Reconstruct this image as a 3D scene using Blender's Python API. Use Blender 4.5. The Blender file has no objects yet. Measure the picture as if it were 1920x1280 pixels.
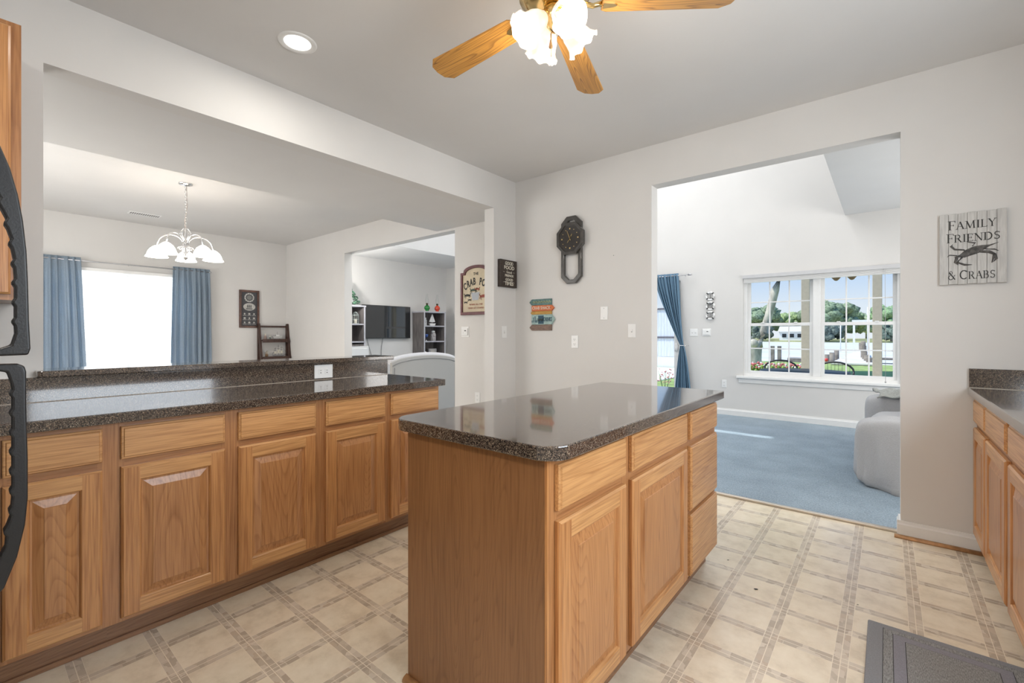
import bpy, bmesh, math, random
from mathutils import Vector, Matrix, noise
PI = math.pi
random.seed(7)
S = bpy.context.scene
COL = S.collection

# ------------------------------------------------------------------ camera
cam_d = bpy.data.cameras.new('camera')
cam = bpy.data.objects.new('camera', cam_d)
COL.objects.link(cam)
cam.location = (0, 0, 1.21)
cam.rotation_euler = (PI / 2, 0, 0.68999)
cam_d.sensor_width = 36
cam_d.lens = 36 * 851.2 / 1920
cam_d.shift_y = -13.8 / 1920
cam_d.clip_start = 0.02
cam_d.clip_end = 1000
S.camera = cam

# ------------------------------------------------------------------ world, sun, exposure
S.view_settings.view_transform = 'Standard'
S.view_settings.look = 'None'
S.view_settings.exposure = 0.0
S.view_settings.gamma = 1
S.view_settings.use_curve_mapping = False
w = bpy.data.worlds.new('sky')
S.world = w
w.use_nodes = True
wn = w.node_tree.nodes
wn.clear()
geo = wn.new('ShaderNodeTexCoord')
sxyz = wn.new('ShaderNodeSeparateXYZ')
sky = wn.new('ShaderNodeValToRGB')
el = sky.color_ramp.elements
el[0].position = 0.0; el[0].color = (0.86, 0.91, 0.98, 1)
el[1].position = 1.0; el[1].color = (0.16, 0.36, 0.85, 1)
for pos_, c_ in ((0.05, (0.78, 0.86, 0.97, 1)), (0.15, (0.42, 0.63, 0.96, 1)), (0.45, (0.26, 0.48, 0.92, 1))):
    e_ = el.new(pos_); e_.color = c_
bg = wn.new('ShaderNodeBackground')
bg.inputs['Strength'].default_value = 1.0
wo = wn.new('ShaderNodeOutputWorld')
wl = w.node_tree.links
wl.new(geo.outputs['Generated'], sxyz.inputs[0])
wl.new(sxyz.outputs[2], sky.inputs[0])
wl.new(sky.outputs[0], bg.inputs[0])
wl.new(bg.outputs[0], wo.inputs[0])

def lamp(name, kind, loc, energy, color=(1, 1, 1), size=None, rot=(0, 0, 0), sy=None):
    d = bpy.data.lights.new(name, kind)
    d.energy = energy
    d.color = color
    if kind == 'AREA':
        d.size = size
        if sy:
            d.shape = 'RECTANGLE'; d.size_y = sy
    elif kind == 'POINT':
        d.shadow_soft_size = size or 0.03
    o = bpy.data.objects.new(name, d)
    o.location = loc
    o.rotation_euler = rot
    COL.objects.link(o)
    return o

sun = lamp('sun', 'SUN', (0, 0, 10), 5.0, (1, 0.96, 0.9))
sun.data.angle = math.radians(0.6)
sun.rotation_euler = Vector((0.5, 0.25, -0.83)).to_track_quat('-Z', 'Y').to_euler()
DAY = (1.0, 0.985, 0.96)
WARM = (1, 0.88, 0.74)
# daylight through the window over the counter on the right
lamp('window_daylight_right', 'AREA', (1.06, 1.25, 1.60), 54, (0.86, 0.935, 1.0), 1.1, (0, PI / 2, 0), 1.7)
# unseen fill lamps added for the rooms, and daylight at the dining window
lamp('kitchen_fill_lamp', 'AREA', (-0.9, -0.8, 2.70), 33, (1, 0.96, 0.9), 1.2, (0, 0, 0), 0.5)  # unseen lamp added behind the camera to brighten the kitchen
lamp('dining_fill_lamp', 'AREA', (-5.4, -1.14, 1.5), 74, DAY, 2.2, (PI / 2, 0, 0), 1.5)  # added fill; the front dining wall has no window
lamp('vault_fill_lamp', 'AREA', (-3.0, 5.4, 5.1), 140, (0.97, 0.985, 1.0), 4.0, (0, 0, 0), 2.4)  # added lamp below the vault; no skylight stands there
lamp('dining_window_daylight', 'AREA', (-8.45, 1.42, 1.45), 24, DAY, 1.5, (0, -PI / 2, 0), 1.7)
lamp('living_right_fill_lamp', 'AREA', (2.5, 5.4, 1.5), 85, DAY, 1.6, (0, PI / 2, 0), 1.8)  # added fill before a windowless wall, lights the television wall

# ------------------------------------------------------------------ materials
def nmat(name):
    m = bpy.data.materials.new(name)
    m.use_nodes = True
    n = m.node_tree.nodes
    n.clear()
    out = n.new('ShaderNodeOutputMaterial')
    p = n.new('ShaderNodeBsdfPrincipled')
    m.node_tree.links.new(p.outputs[0], out.inputs[0])
    return m, n, m.node_tree.links, p, out

def ramp(n, stops):
    r = n.new('ShaderNodeValToRGB')
    e = r.color_ramp.elements
    while len(e) < len(stops):
        e.new(0.5)
    for k, (pos, c) in enumerate(stops):
        e[k].position = pos
        e[k].color = (*c, 1) if len(c) == 3 else c
    return r

def plain(name, col, rough=0.5, metal=0.0, var=0.06, scale=20, bump=0.0, emit=None, es=0.0, spec=0.5, coat=0.0, stretch=None):
    m, n, l, p, out = nmat(name)
    tc = n.new('ShaderNodeTexCoord')
    no = n.new('ShaderNodeTexNoise')
    no.inputs['Scale'].default_value = scale
    no.inputs['Detail'].default_value = 4
    src = tc.outputs['Object']
    if stretch:
        mp = n.new('ShaderNodeMapping')
        mp.inputs['Scale'].default_value = stretch
        l.new(src, mp.inputs[0]); src = mp.outputs[0]
    l.new(src, no.inputs['Vector'])
    a = tuple(max(0, c * (1 - var)) for c in col)
    b = tuple(min(1, c * (1 + var)) for c in col)
    r = ramp(n, [(0.35, a), (0.65, b)])
    l.new(no.outputs['Fac'], r.inputs[0])
    l.new(r.outputs[0], p.inputs['Base Color'])
    p.inputs['Roughness'].default_value = rough
    p.inputs['Metallic'].default_value = metal
    p.inputs['Specular IOR Level'].default_value = spec
    p.inputs['Coat Weight'].default_value = coat
    if emit:
        p.inputs['Emission Color'].default_value = (*emit, 1)
        p.inputs['Emission Strength'].default_value = es
    if bump:
        b_ = n.new('ShaderNodeBump')
        b_.inputs['Strength'].default_value = bump
        b_.inputs['Distance'].default_value = 0.01
        l.new(no.outputs['Fac'], b_.inputs['Height'])
        l.new(b_.outputs[0], p.inputs['Normal'])
    return m

def oak(name, axis, light, dark, rough=0.38, ring=22, along=0.42, across=3.2, mixr=0.5):
    m, n, l, p, out = nmat(name)
    tc = n.new('ShaderNodeTexCoord')
    oi = n.new('ShaderNodeObjectInfo')
    mul = n.new('ShaderNodeMath'); mul.operation = 'MULTIPLY'; mul.inputs[1].default_value = 17.0
    l.new(oi.outputs['Random'], mul.inputs[0])
    add = n.new('ShaderNodeVectorMath'); add.operation = 'ADD'
    l.new(tc.outputs['Object'], add.inputs[0])
    l.new(mul.outputs[0], add.inputs[1])
    mp = n.new('ShaderNodeMapping')
    sc = [across] * 3; sc['XYZ'.index(axis)] = along
    mp.inputs['Scale'].default_value = sc
    l.new(add.outputs[0], mp.inputs[0])
    no = n.new('ShaderNodeTexNoise')
    no.inputs['Scale'].default_value = 1.5
    no.inputs['Detail'].default_value = 1.5
    l.new(mp.outputs[0], no.inputs['Vector'])
    m1 = n.new('ShaderNodeMath'); m1.operation = 'MULTIPLY'; m1.inputs[1].default_value = ring * 2.4
    l.new(no.outputs['Fac'], m1.inputs[0])
    m2 = n.new('ShaderNodeMath'); m2.operation = 'FRACT'
    l.new(m1.outputs[0], m2.inputs[0])
    r1 = ramp(n, [(0.0, (0.15,) * 3), (0.12, (0.85,) * 3), (0.7, (0.75,) * 3), (1.0, (0.25,) * 3)])
    l.new(m2.outputs[0], r1.inputs[0])
    mp2 = n.new('ShaderNodeMapping')
    sc = [150, 150, 150]; sc['XYZ'.index(axis)] = 5
    mp2.inputs['Scale'].default_value = sc
    l.new(add.outputs[0], mp2.inputs[0])
    n2 = n.new('ShaderNodeTexNoise'); n2.inputs['Scale'].default_value = 1.0; n2.inputs['Detail'].default_value = 3
    r2 = ramp(n, [(0.32, (0, 0, 0)), (0.64, (1, 1, 1))])
    l.new(n2.outputs['Fac'], r2.inputs[0])
    l.new(mp2.outputs[0], n2.inputs['Vector'])
    mp3 = n.new('ShaderNodeMapping')
    sc = [6, 6, 6]; sc['XYZ'.index(axis)] = 0.9
    mp3.inputs['Scale'].default_value = sc
    l.new(add.outputs[0], mp3.inputs[0])
    n3 = n.new('ShaderNodeTexNoise'); n3.inputs['Scale'].default_value = 1.0
    l.new(mp3.outputs[0], n3.inputs['Vector'])
    mx = n.new('ShaderNodeMix'); mx.data_type = 'FLOAT'; mx.inputs[0].default_value = mixr
    l.new(r1.outputs[0], mx.inputs[2]); l.new(r2.outputs[0], mx.inputs[3])
    mx2 = n.new('ShaderNodeMix'); mx2.data_type = 'FLOAT'; mx2.inputs[0].default_value = 0.38
    l.new(mx.outputs[0], mx2.inputs[2]); l.new(n3.outputs['Fac'], mx2.inputs[3])
    r = ramp(n, [(0.25, dark), (0.72, light)])
    l.new(mx2.outputs[0], r.inputs[0])
    l.new(r.outputs[0], p.inputs['Base Color'])
    p.inputs['Roughness'].default_value = rough
    p.inputs['Coat Weight'].default_value = 0.35
    p.inputs['Coat Roughness'].default_value = 0.22
    b_ = n.new('ShaderNodeBump'); b_.inputs['Strength'].default_value = 0.12; b_.inputs['Distance'].default_value = 0.002
    l.new(mx2.outputs[0], b_.inputs['Height']); l.new(b_.outputs[0], p.inputs['Normal'])
    return m

OL, OD = (0.58, 0.275, 0.098), (0.33, 0.125, 0.038)
OAKZ = oak('oak_vertical_grain', 'Z', OL, OD, along=0.10, across=4.0, mixr=0.62)
OAKX = oak('oak_horizontal_grain', 'X', (0.64, 0.335, 0.130), (0.38, 0.165, 0.054), along=0.16, across=4.0, mixr=0.58)
OAKF = oak('oak_face_frame', 'Z', (0.46, 0.215, 0.082), (0.29, 0.115, 0.038), along=0.10, across=4.0, mixr=0.62)
OAKG = oak('oak_face_frame_rail', 'X', (0.44, 0.205, 0.078), (0.28, 0.11, 0.036), along=0.10, across=4.0, mixr=0.62)
OAKP = oak('oak_raised_panel', 'Z', (0.52, 0.245, 0.092), (0.31, 0.120, 0.038), along=0.34, across=3.0, ring=20, mixr=0.5)
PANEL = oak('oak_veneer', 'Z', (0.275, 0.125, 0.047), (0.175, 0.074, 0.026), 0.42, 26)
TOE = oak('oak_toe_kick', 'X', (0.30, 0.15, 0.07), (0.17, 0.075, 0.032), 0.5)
QR = plain('oak_quarter_round', (0.50, 0.27, 0.12), 0.4, var=0.2, scale=30)
FANW = oak('fan_blade_oak', 'X', (0.60, 0.30, 0.06), (0.13, 0.045, 0.012), 0.35, 16, along=0.5, across=5.0, mixr=0.3)
WALL = plain('white_wall_paint', (0.71, 0.695, 0.675), 0.85, var=0.012, scale=3)
CEIL = plain('ceiling_paint', (0.72, 0.712, 0.702), 0.9, var=0.01, scale=3)
TRIM = plain('white_trim_paint', (0.83, 0.83, 0.82), 0.35, var=0.01)
WHITE = plain('white_plastic', (0.85, 0.85, 0.84), 0.3, var=0.01)
DARKSLOT = plain('dark_slot', (0.03, 0.03, 0.03), 0.5)
BLACKP = plain('black_textured_plastic', (0.008, 0.008, 0.009), 0.40, bump=0.05, scale=300)
CHROME = plain('polished_chrome', (0.85, 0.85, 0.86), 0.12, 1.0, var=0.02)
BRASS = plain('polished_brass', (0.75, 0.55, 0.25), 0.2, 1.0, var=0.05)
GREYW = plain('grey_washed_wood', (0.15, 0.135, 0.13), 0.6, var=0.35, scale=6, stretch=(9, 9, 0.6))
GREYE = plain('pale_grey_edge', (0.50, 0.50, 0.54), 0.5, var=0.06)
DKWOOD = plain('dark_walnut_wood', (0.06, 0.028, 0.02), 0.4, var=0.4, scale=12, stretch=(5, 5, 0.6))
GOLDP = plain('cream_paper', (0.62, 0.53, 0.38), 0.6, var=0.12, scale=8)
MAROON = plain('maroon_frame_paint', (0.12, 0.03, 0.035), 0.35, var=0.2)
INK = plain('black_ink', (0.02, 0.018, 0.015), 0.6)
CREAM = plain('cream_letter_paint', (0.72, 0.68, 0.58), 0.6)
REDBR = plain('red_brown_ink', (0.30, 0.06, 0.035), 0.6)
LINEN = plain('grey_slipcover_cloth', (0.46, 0.46, 0.47), 0.95, var=0.06, scale=180, bump=0.3)
LINEN2 = plain('pale_grey_upholstery', (0.43, 0.42, 0.40), 0.95, var=0.05, scale=260, bump=0.2)
PIPING = plain('dark_piping', (0.22, 0.22, 0.22), 0.8)

def laminate():
    m, n, l, p, out = nmat('dark_speckled_laminate')
    tc = n.new('ShaderNodeTexCoord')
    v = n.new('ShaderNodeTexVoronoi'); v.inputs['Scale'].default_value = 430
    l.new(tc.outputs['Object'], v.inputs['Vector'])
    sep = n.new('ShaderNodeSeparateColor')
    l.new(v.outputs['Color'], sep.inputs[0])
    r = ramp(n, [(0.0, (0.018, 0.013, 0.011)), (0.33, (0.060, 0.044, 0.035)), (0.60, (0.125, 0.092, 0.070)), (0.84, (0.20, 0.15, 0.11)), (0.955, (0.32, 0.26, 0.19))])
    r.color_ramp.interpolation = 'CONSTANT'
    l.new(sep.outputs[0], r.inputs[0])
    l.new(r.outputs[0], p.inputs['Base Color'])
    p.inputs['Roughness'].default_value = 0.13
    p.inputs['IOR'].default_value = 1.5
    p.inputs['Coat Weight'].default_value = 0.7
    p.inputs['Coat Roughness'].default_value = 0.05
    p.inputs['Coat IOR'].default_value = 1.6
    return m
LAM = laminate()

def vinyl():
    m, n, l, p, out = nmat('beige_tile_pattern_vinyl')
    tc = n.new('ShaderNodeTexCoord')
    sp = n.new('ShaderNodeSeparateXYZ')
    l.new(tc.outputs['Object'], sp.inputs[0])
    P = 0.2258
    def M(op, a, b=None, c=None):
        k = n.new('ShaderNodeMath'); k.operation = op
        for i, v in enumerate((a, b, c)):
            if v is None: continue
            if isinstance(v, (int, float)): k.inputs[i].default_value = v
            else: l.new(v, k.inputs[i])
        return k.outputs[0]
    def dist(o, ph):                       # signed distance to nearest band centre in metres
        a = M('SUBTRACT', o, ph)
        a = M('DIVIDE', a, P)
        a = M('ADD', a, 0.5)
        a = M('FRACT', a)
        a = M('SUBTRACT', a, 0.5)
        return M('MULTIPLY', a, P)
    dx = dist(sp.outputs[0], 0.094)
    dy = dist(sp.outputs[1], 1.39)
    ax = M('ABSOLUTE', dx); ay = M('ABSOLUTE', dy)
    HW = 0.0235
    inx = M('LESS_THAN', ax, HW); iny = M('LESS_THAN', ay, HW)
    band = M('MAXIMUM', inx, iny)
    # thin pale joints: band centre line and band edges
    def near(o, v, wd): return M('LESS_THAN', M('ABSOLUTE', M('SUBTRACT', o, v)), wd)
    joint = M('MAXIMUM', M('MAXIMUM', near(ax, HW, 0.0013), near(ay, HW, 0.0013)), M('MAXIMUM', near(ax, 0, 0.0013), near(ay, 0, 0.0013)))
    br = n.new('ShaderNodeTexVoronoi'); br.inputs['Scale'].default_value = 30; br.distance = 'CHEBYCHEV'
    l.new(tc.outputs['Object'], br.inputs['Vector'])
    sc = n.new('ShaderNodeSeparateColor'); l.new(br.outputs['Color'], sc.inputs[0])
    rb = ramp(n, [(0.0, (0.47, 0.39, 0.30)), (0.45, (0.59, 0.50, 0.39)), (0.75, (0.70, 0.61, 0.49)), (1.0, (0.54, 0.43, 0.32))])
    l.new(sc.outputs[0], rb.inputs[0])
    no = n.new('ShaderNodeTexNoise'); no.inputs['Scale'].default_value = 9; no.inputs['Detail'].default_value = 8; no.inputs['Roughness'].default_value = 0.65
    l.new(tc.outputs['Object'], no.inputs['Vector'])
    rt = ramp(n, [(0.25, (0.62, 0.52, 0.38)), (0.5, (0.79, 0.69, 0.53)), (0.75, (0.87, 0.78, 0.62))])
    l.new(no.outputs['Fac'], rt.inputs[0])
    mx = n.new('ShaderNodeMix'); mx.data_type = 'RGBA'
    l.new(band, mx.inputs[0]); l.new(rt.outputs[0], mx.inputs[6]); l.new(rb.outputs[0], mx.inputs[7])
    mj = n.new('ShaderNodeMix'); mj.data_type = 'RGBA'; mj.inputs[7].default_value = (0.84, 0.75, 0.60, 1)
    l.new(M('MULTIPLY', joint, band), mj.inputs[0]); l.new(mx.outputs[2], mj.inputs[6])
    l.new(mj.outputs[2], p.inputs['Base Color'])
    p.inputs['Roughness'].default_value = 0.25
    p.inputs['IOR'].default_value = 1.75
    b_ = n.new('ShaderNodeBump'); b_.inputs['Strength'].default_value = 0.15; b_.inputs['Distance'].default_value = 0.002
    l.new(no.outputs['Fac'], b_.inputs['Height']); l.new(b_.outputs[0], p.inputs['Normal'])
    return m
VINYL = vinyl()

def carpet():
    m, n, l, p, out = nmat('blue_carpet_pile')
    tc = n.new('ShaderNodeTexCoord')
    a = n.new('ShaderNodeTexNoise'); a.inputs['Scale'].default_value = 95; a.inputs['Detail'].default_value = 6; a.inputs['Roughness'].default_value = 0.75
    b = n.new('ShaderNodeTexNoise'); b.inputs['Scale'].default_value = 3.5; b.inputs['Detail'].default_value = 5
    l.new(tc.outputs['Object'], a.inputs['Vector']); l.new(tc.outputs['Object'], b.inputs['Vector'])
    mx = n.new('ShaderNodeMix'); mx.data_type = 'FLOAT'; mx.inputs[0].default_value = 0.22
    l.new(a.outputs['Fac'], mx.inputs[2]); l.new(b.outputs['Fac'], mx.inputs[3])
    r = ramp(n, [(0.38, (0.085, 0.15, 0.215)), (0.62, (0.31, 0.42, 0.51))])
    l.new(mx.outputs[0], r.inputs[0]); l.new(r.outputs[0], p.inputs['Base Color'])
    p.inputs['Roughness'].default_value = 0.95
    p.inputs['Sheen Weight'].default_value = 0.4
    b_ = n.new('ShaderNodeBump'); b_.inputs['Strength'].default_value = 0.7; b_.inputs['Distance'].default_value = 0.008
    l.new(a.outputs['Fac'], b_.inputs['Height']); l.new(b_.outputs[0], p.inputs['Normal'])
    return m
CARPET = carpet()

def cloth(name, col, trans=0.5, scale=150, extra=0.12):
    m, n, l, p, out = nmat(name)
    tc = n.new('ShaderNodeTexCoord')
    no = n.new('ShaderNodeTexNoise'); no.inputs['Scale'].default_value = scale
    l.new(tc.outputs['Object'], no.inputs['Vector'])
    r = ramp(n, [(0.3, tuple(c * (1 - extra) for c in col)), (0.7, tuple(min(1, c * (1 + extra)) for c in col))])
    l.new(no.outputs['Fac'], r.inputs[0])
    l.new(r.outputs[0], p.inputs['Base Color'])
    p.inputs['Roughness'].default_value = 0.9
    t = n.new('ShaderNodeBsdfTranslucent')
    l.new(r.outputs[0], t.inputs[0])
    ms = n.new('ShaderNodeMixShader'); ms.inputs[0].default_value = trans
    l.new(p.outputs[0], ms.inputs[1]); l.new(t.outputs[0], ms.inputs[2]); l.new(ms.outputs[0], out.inputs[0])
    return m
CURT = cloth('dusty_blue_curtain_cloth', (0.40, 0.485, 0.57), 0.45)
CURT2 = cloth('steel_blue_curtain_cloth', (0.17, 0.29, 0.41), 0.25)
BLIND = cloth('white_pleated_shade_cloth', (0.92, 0.93, 0.95), 0.62, 60, 0.01)

def pane(name='window_glass', tint=(0.97, 0.985, 0.98)):
    m, n, l, p, out = nmat(name)
    n.remove(p)
    t = n.new('ShaderNodeBsdfTransparent'); t.inputs[0].default_value = (*tint, 1)
    g = n.new('ShaderNodeBsdfGlossy'); g.inputs['Roughness'].default_value = 0.02
    f = n.new('ShaderNodeFresnel'); f.inputs[0].default_value = 1.06
    ms = n.new('ShaderNodeMixShader')
    l.new(f.outputs[0], ms.inputs[0]); l.new(t.outputs[0], ms.inputs[1]); l.new(g.outputs[0], ms.inputs[2]); l.new(ms.outputs[0], out.inputs[0])
    return m
PANE = pane()

def shade_glass(name, es):
    m, n, l, p, out = nmat(name)
    tc = n.new('ShaderNodeTexCoord')
    no = n.new('ShaderNodeTexNoise'); no.inputs['Scale'].default_value = 28; no.inputs['Detail'].default_value = 2
    l.new(tc.outputs['Object'], no.inputs['Vector'])
    r = ramp(n, [(0.35, (0.95, 0.80, 0.66)), (0.65, (1.0, 0.96, 0.88))])
    l.new(no.outputs['Fac'], r.inputs[0]); l.new(r.outputs[0], p.inputs['Base Color'])
    l.new(r.outputs[0], p.inputs['Emission Color'])
    p.inputs['Emission Strength'].default_value = es
    p.inputs['Roughness'].default_value = 0.25
    b_ = n.new('ShaderNodeBump'); b_.inputs['Strength'].default_value = 0.4; b_.inputs['Distance'].default_value = 0.01
    l.new(no.outputs['Fac'], b_.inputs['Height']); l.new(b_.outputs[0], p.inputs['Normal'])
    return m
TULIP = shade_glass('frosted_lit_glass', 0.55)
CHSH = shade_glass('lit_white_glass', 10.0)
BULB = plain('glowing_bulb', (1, 1, 1), 0.3, emit=(1, 0.95, 0.85), es=9)

# ------------------------------------------------------------------ mesh helpers
class MB:
    def __init__(s): s.bm = bmesh.new()
    def face(s, pts, m=0, sm=False):
        vs = [s.bm.verts.new(p) for p in pts]
        f = s.bm.faces.new(vs); f.material_index = m; f.smooth = sm
        return f
    def box(s, x0, x1, y0, y1, z0, z1, m=0):
        v = [s.bm.verts.new((x, y, z)) for x in (x0, x1) for y in (y0, y1) for z in (z0, z1)]
        for q in ((0, 1, 3, 2), (4, 6, 7, 5), (0, 4, 5, 1), (2, 3, 7, 6), (0, 2, 6, 4), (1, 5, 7, 3)):
            f = s.bm.faces.new([v[i] for i in q]); f.material_index = m
        return s
    def prism(s, pts, a0, a1, axis='Y', m=0, sm=False):
        # pts: 2D polygon in the plane normal to axis: X->(y,z), Y->(x,z), Z->(x,y)
        def P(p, a):
            return {'X': (a, p[0], p[1]), 'Y': (p[0], a, p[1]), 'Z': (p[0], p[1], a)}[axis]
        A = [s.bm.verts.new(P(p, a0)) for p in pts]; B = [s.bm.verts.new(P(p, a1)) for p in pts]
        n = len(pts)
        for f in (A, B[::-1]):
            q = s.bm.faces.new(f); q.material_index = m
        for i in range(n):
            q = s.bm.faces.new([A[i], B[i], B[(i + 1) % n], A[(i + 1) % n]]); q.material_index = m; q.smooth = sm
        return s
    def ringframe(s, outer, inner, a0, a1, axis='Y', m=0):
        def P(p, a):
            return {'X': (a, p[0], p[1]), 'Y': (p[0], a, p[1]), 'Z': (p[0], p[1], a)}[axis]
        n = len(outer)
        R = [[s.bm.verts.new(P(p, a)) for p in q] for q in (outer, inner) for a in (a0, a1)]
        oa, ob, ia, ib = R
        for i in range(n):
            j = (i + 1) % n
            for q in ((oa[i], oa[j], ia[j], ia[i]), (ob[i], ib[i], ib[j], ob[j]), (oa[i], ob[i], ob[j], oa[j]), (ia[i], ia[j], ib[j], ib[i])):
                f = s.bm.faces.new(q); f.material_index = m
        return s
    def lathe(s, prof, cx=0, cy=0, cz=0, seg=24, m=0, rfun=None, mat=None):
        rings = []
        for k, (r, z) in enumerate(prof):
            ring = []
            for i in range(seg):
                a = 2 * PI * i / seg
                rr, zz = (r, z) if rfun is None else rfun(r, z, a, k / (len(prof) - 1))
                v = Vector((rr * math.cos(a), rr * math.sin(a), zz))
                if mat is not None: v = mat @ v
                ring.append(s.bm.verts.new((v.x + cx, v.y + cy, v.z + cz)))
            rings.append(ring)
        for a, b in zip(rings, rings[1:]):
            for i in range(seg):
                j = (i + 1) % seg
                f = s.bm.faces.new((a[i], a[j], b[j], b[i])); f.material_index = m; f.smooth = True
        return rings
    def cap(s, ring, m=0):
        f = s.bm.faces.new(ring); f.material_index = m
    def tube(s, pts, r, seg=8, m=0, caps=True, r1=None):
        pts = [Vector(p) for p in pts]
        rings = []
        n = len(pts)
        for i, p in enumerate(pts):
            t = (pts[min(i + 1, n - 1)] - pts[max(i - 1, 0)]).normalized()
            up = Vector((0, 0, 1)) if abs(t.z) < 0.95 else Vector((1, 0, 0))
            a = t.cross(up).normalized(); b = t.cross(a).normalized()
            if isinstance(r, (list, tuple)): rr = r[i]
            else: rr = r if r1 is None else r + (r1 - r) * i / (n - 1)
            rings.append([s.bm.verts.new(p + a * rr * math.cos(2 * PI * k / seg) + b * rr * math.sin(2 * PI * k / seg)) for k in range(seg)])
        for a, b in zip(rings, rings[1:]):
            for k in range(seg):
                f = s.bm.faces.new((a[k], a[(k + 1) % seg], b[(k + 1) % seg], b[k])); f.material_index = m; f.smooth = True
        if caps:
            for q in (rings[0], rings[-1][::-1]):
                f = s.bm.faces.new(q); f.material_index = m
        return s
    def ball(s, c, r, m=0, sub=2, sc=(1, 1, 1)):
        mt = Matrix.Translation(c) @ Matrix.Diagonal((r * sc[0], r * sc[1], r * sc[2], 1))
        g = bmesh.ops.create_icosphere(s.bm, subdivisions=sub, radius=1, matrix=mt)
        for v in g['verts']:
            for f in v.link_faces: f.material_index = m; f.smooth = True
        return s
    def build(s, name, mats, parent=None, loc=(0, 0, 0), rot=(0, 0, 0), bevel=0, seg=2, solid=0, sub=0, fix=True):
        if fix: bmesh.ops.recalc_face_normals(s.bm, faces=s.bm.faces[:])
        me = bpy.data.meshes.new(name); s.bm.to_mesh(me); s.bm.free()
        for m in (mats if isinstance(mats, (list, tuple)) else [mats]): me.materials.append(m)
        o = bpy.data.objects.new(name, me); COL.objects.link(o)
        o.location = loc; o.rotation_euler = rot
        if parent: o.parent = parent
        if solid:
            q = o.modifiers.new('solidify', 'SOLIDIFY'); q.thickness = solid
        if bevel:
            q = o.modifiers.new('bevel', 'BEVEL'); q.width = bevel; q.segments = seg; q.limit_method = 'ANGLE'; q.angle_limit = math.radians(40)
        if sub:
            q = o.modifiers.new('subsurf', 'SUBSURF'); q.levels = sub; q.render_levels = sub
        return o

def tag(o, label, cat, group=None):
    o['label'] = label; o['category'] = cat
    if group: o['group'] = group
    return o
def thing(name, label, cat, loc=(0, 0, 0), rz=0, group=None):
    o = bpy.data.objects.new(name, None); COL.objects.link(o)
    o.empty_display_size = 0.05
    o.location = loc; o.rotation_euler = (0, 0, rz)
    return tag(o, label, cat, group)
def struct(o): o['kind'] = 'structure'; return o
def bx(name, m, x0, x1, y0, y1, z0, z1, parent=None, bevel=0):
    return MB().box(x0, x1, y0, y1, z0, z1).build(name, m, parent, bevel=bevel)
def text(name, body, size, m, parent, loc, ext=0.0008, sx=1.0, rot=(PI / 2, 0, 0), bold=0.0, align='CENTER', space=1.0, roll=0):
    c = bpy.data.curves.new(name, 'FONT'); c.body = body; c.size = size; c.extrude = ext; c.offset = bold
    c.align_x = align; c.align_y = 'CENTER'; c.space_character = space; c.resolution_u = 3
    t = bpy.data.objects.new('tmp', c); COL.objects.link(t)
    dg = bpy.context.evaluated_depsgraph_get()
    me = bpy.data.meshes.new_from_object(t.evaluated_get(dg))
    bpy.data.objects.remove(t); bpy.data.curves.remove(c)
    me.materials.clear(); me.materials.append(m)
    o = bpy.data.objects.new(name, me); COL.objects.link(o)
    o.parent = parent; o.location = loc; o.rotation_euler = (rot[0], roll, rot[2]); o.scale = (sx, 1, 1)
    return o
def rect(x0, x1, z0, z1): return [(x0, z0), (x1, z0), (x1, z1), (x0, z1)]
def copy_tree(o, parent=None):
    c = o.copy(); COL.objects.link(c); c.parent = parent
    for ch in list(o.children): copy_tree(ch, c)
    return c
# ================================================================== ROOM SHELL
H = 2.743
XL, XLO = -2.90, -3.02          # kitchen left wall, front and dining faces
YB, YBO = 3.57, 3.69            # back wall
XD = -8.0                       # dining / living exterior wall
YF = 7.25                       # living far wall
XR = 0.99                       # kitchen right wall
struct(bx('floor', VINYL, XL - 0.02, XR, -1.7, YB + 0.07, -0.05, 0))
struct(bx('floor_carpet', CARPET, XD, 2.6, YB + 0.07, YF, -0.05, 0.012))
struct(bx('floor_dining', plain('beige_dining_carpet', (0.45, 0.42, 0.38), 0.95, scale=200, bump=0.4), XD, XL - 0.02, -1.2, YB + 0.07, -0.05, 0.012))
struct(bx('trim_1', plain('aluminium_threshold', (0.62, 0.55, 0.47), 0.35, 0.6), -1.475, 0.064, YB + 0.05, YB + 0.085, 0, 0.016, bevel=0.004))
# ceilings
struct(bx('ceiling', CEIL, XL, XR, -1.7, YB, H, H + 0.1))
struct(bx('ceiling_dining', CEIL, XD, -4.09, -1.2, YB, H, H + 0.1))
struct(bx('ceiling_soffit', CEIL, -4.09, XLO, -1.2, YB, 2.42, H + 0.1))
m = MB()
m.box(XD, -6.57, YBO, YF, H, H + 0.1)
m.box(-0.415, 2.6, YBO, YF, H, H + 0.1)
struct(m.build('ceiling_living', CEIL))
m = MB()                          # vault; its unseen slot is added to throw a sun strip on the carpet
ZT = 5.3
m.box(-6.57, -5.75, YBO, YF, ZT, ZT + 0.1)
m.box(-4.21, -0.415, YBO, YF, ZT, ZT + 0.1)
m.box(-5.75, -4.21, YBO, 4.275, ZT, ZT + 0.1)
m.box(-5.75, -4.21, 4.435, YF, ZT, ZT + 0.1)
m.box(-6.67, -6.57, YBO, YF, H + 0.1, ZT + 0.1)
m.box(-0.415, -0.315, YBO, YF, H + 0.1, ZT + 0.1)
struct(m.build('ceiling_vault', CEIL))
# kitchen left wall: piece by the refrigerator, header over pass-through, half wall, far pier
m = MB()
m.box(XLO, XL, -1.7, 0.231, 0, H)
m.box(XLO, XL, 0.231, 3.24, 2.42, H)
m.box(XLO, XL, 0.231, 2.0, 0, 1.02)
m.box(XLO, XL, 3.24, YB, 0, H)
struct(m.build('wall_left', WALL))
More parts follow.
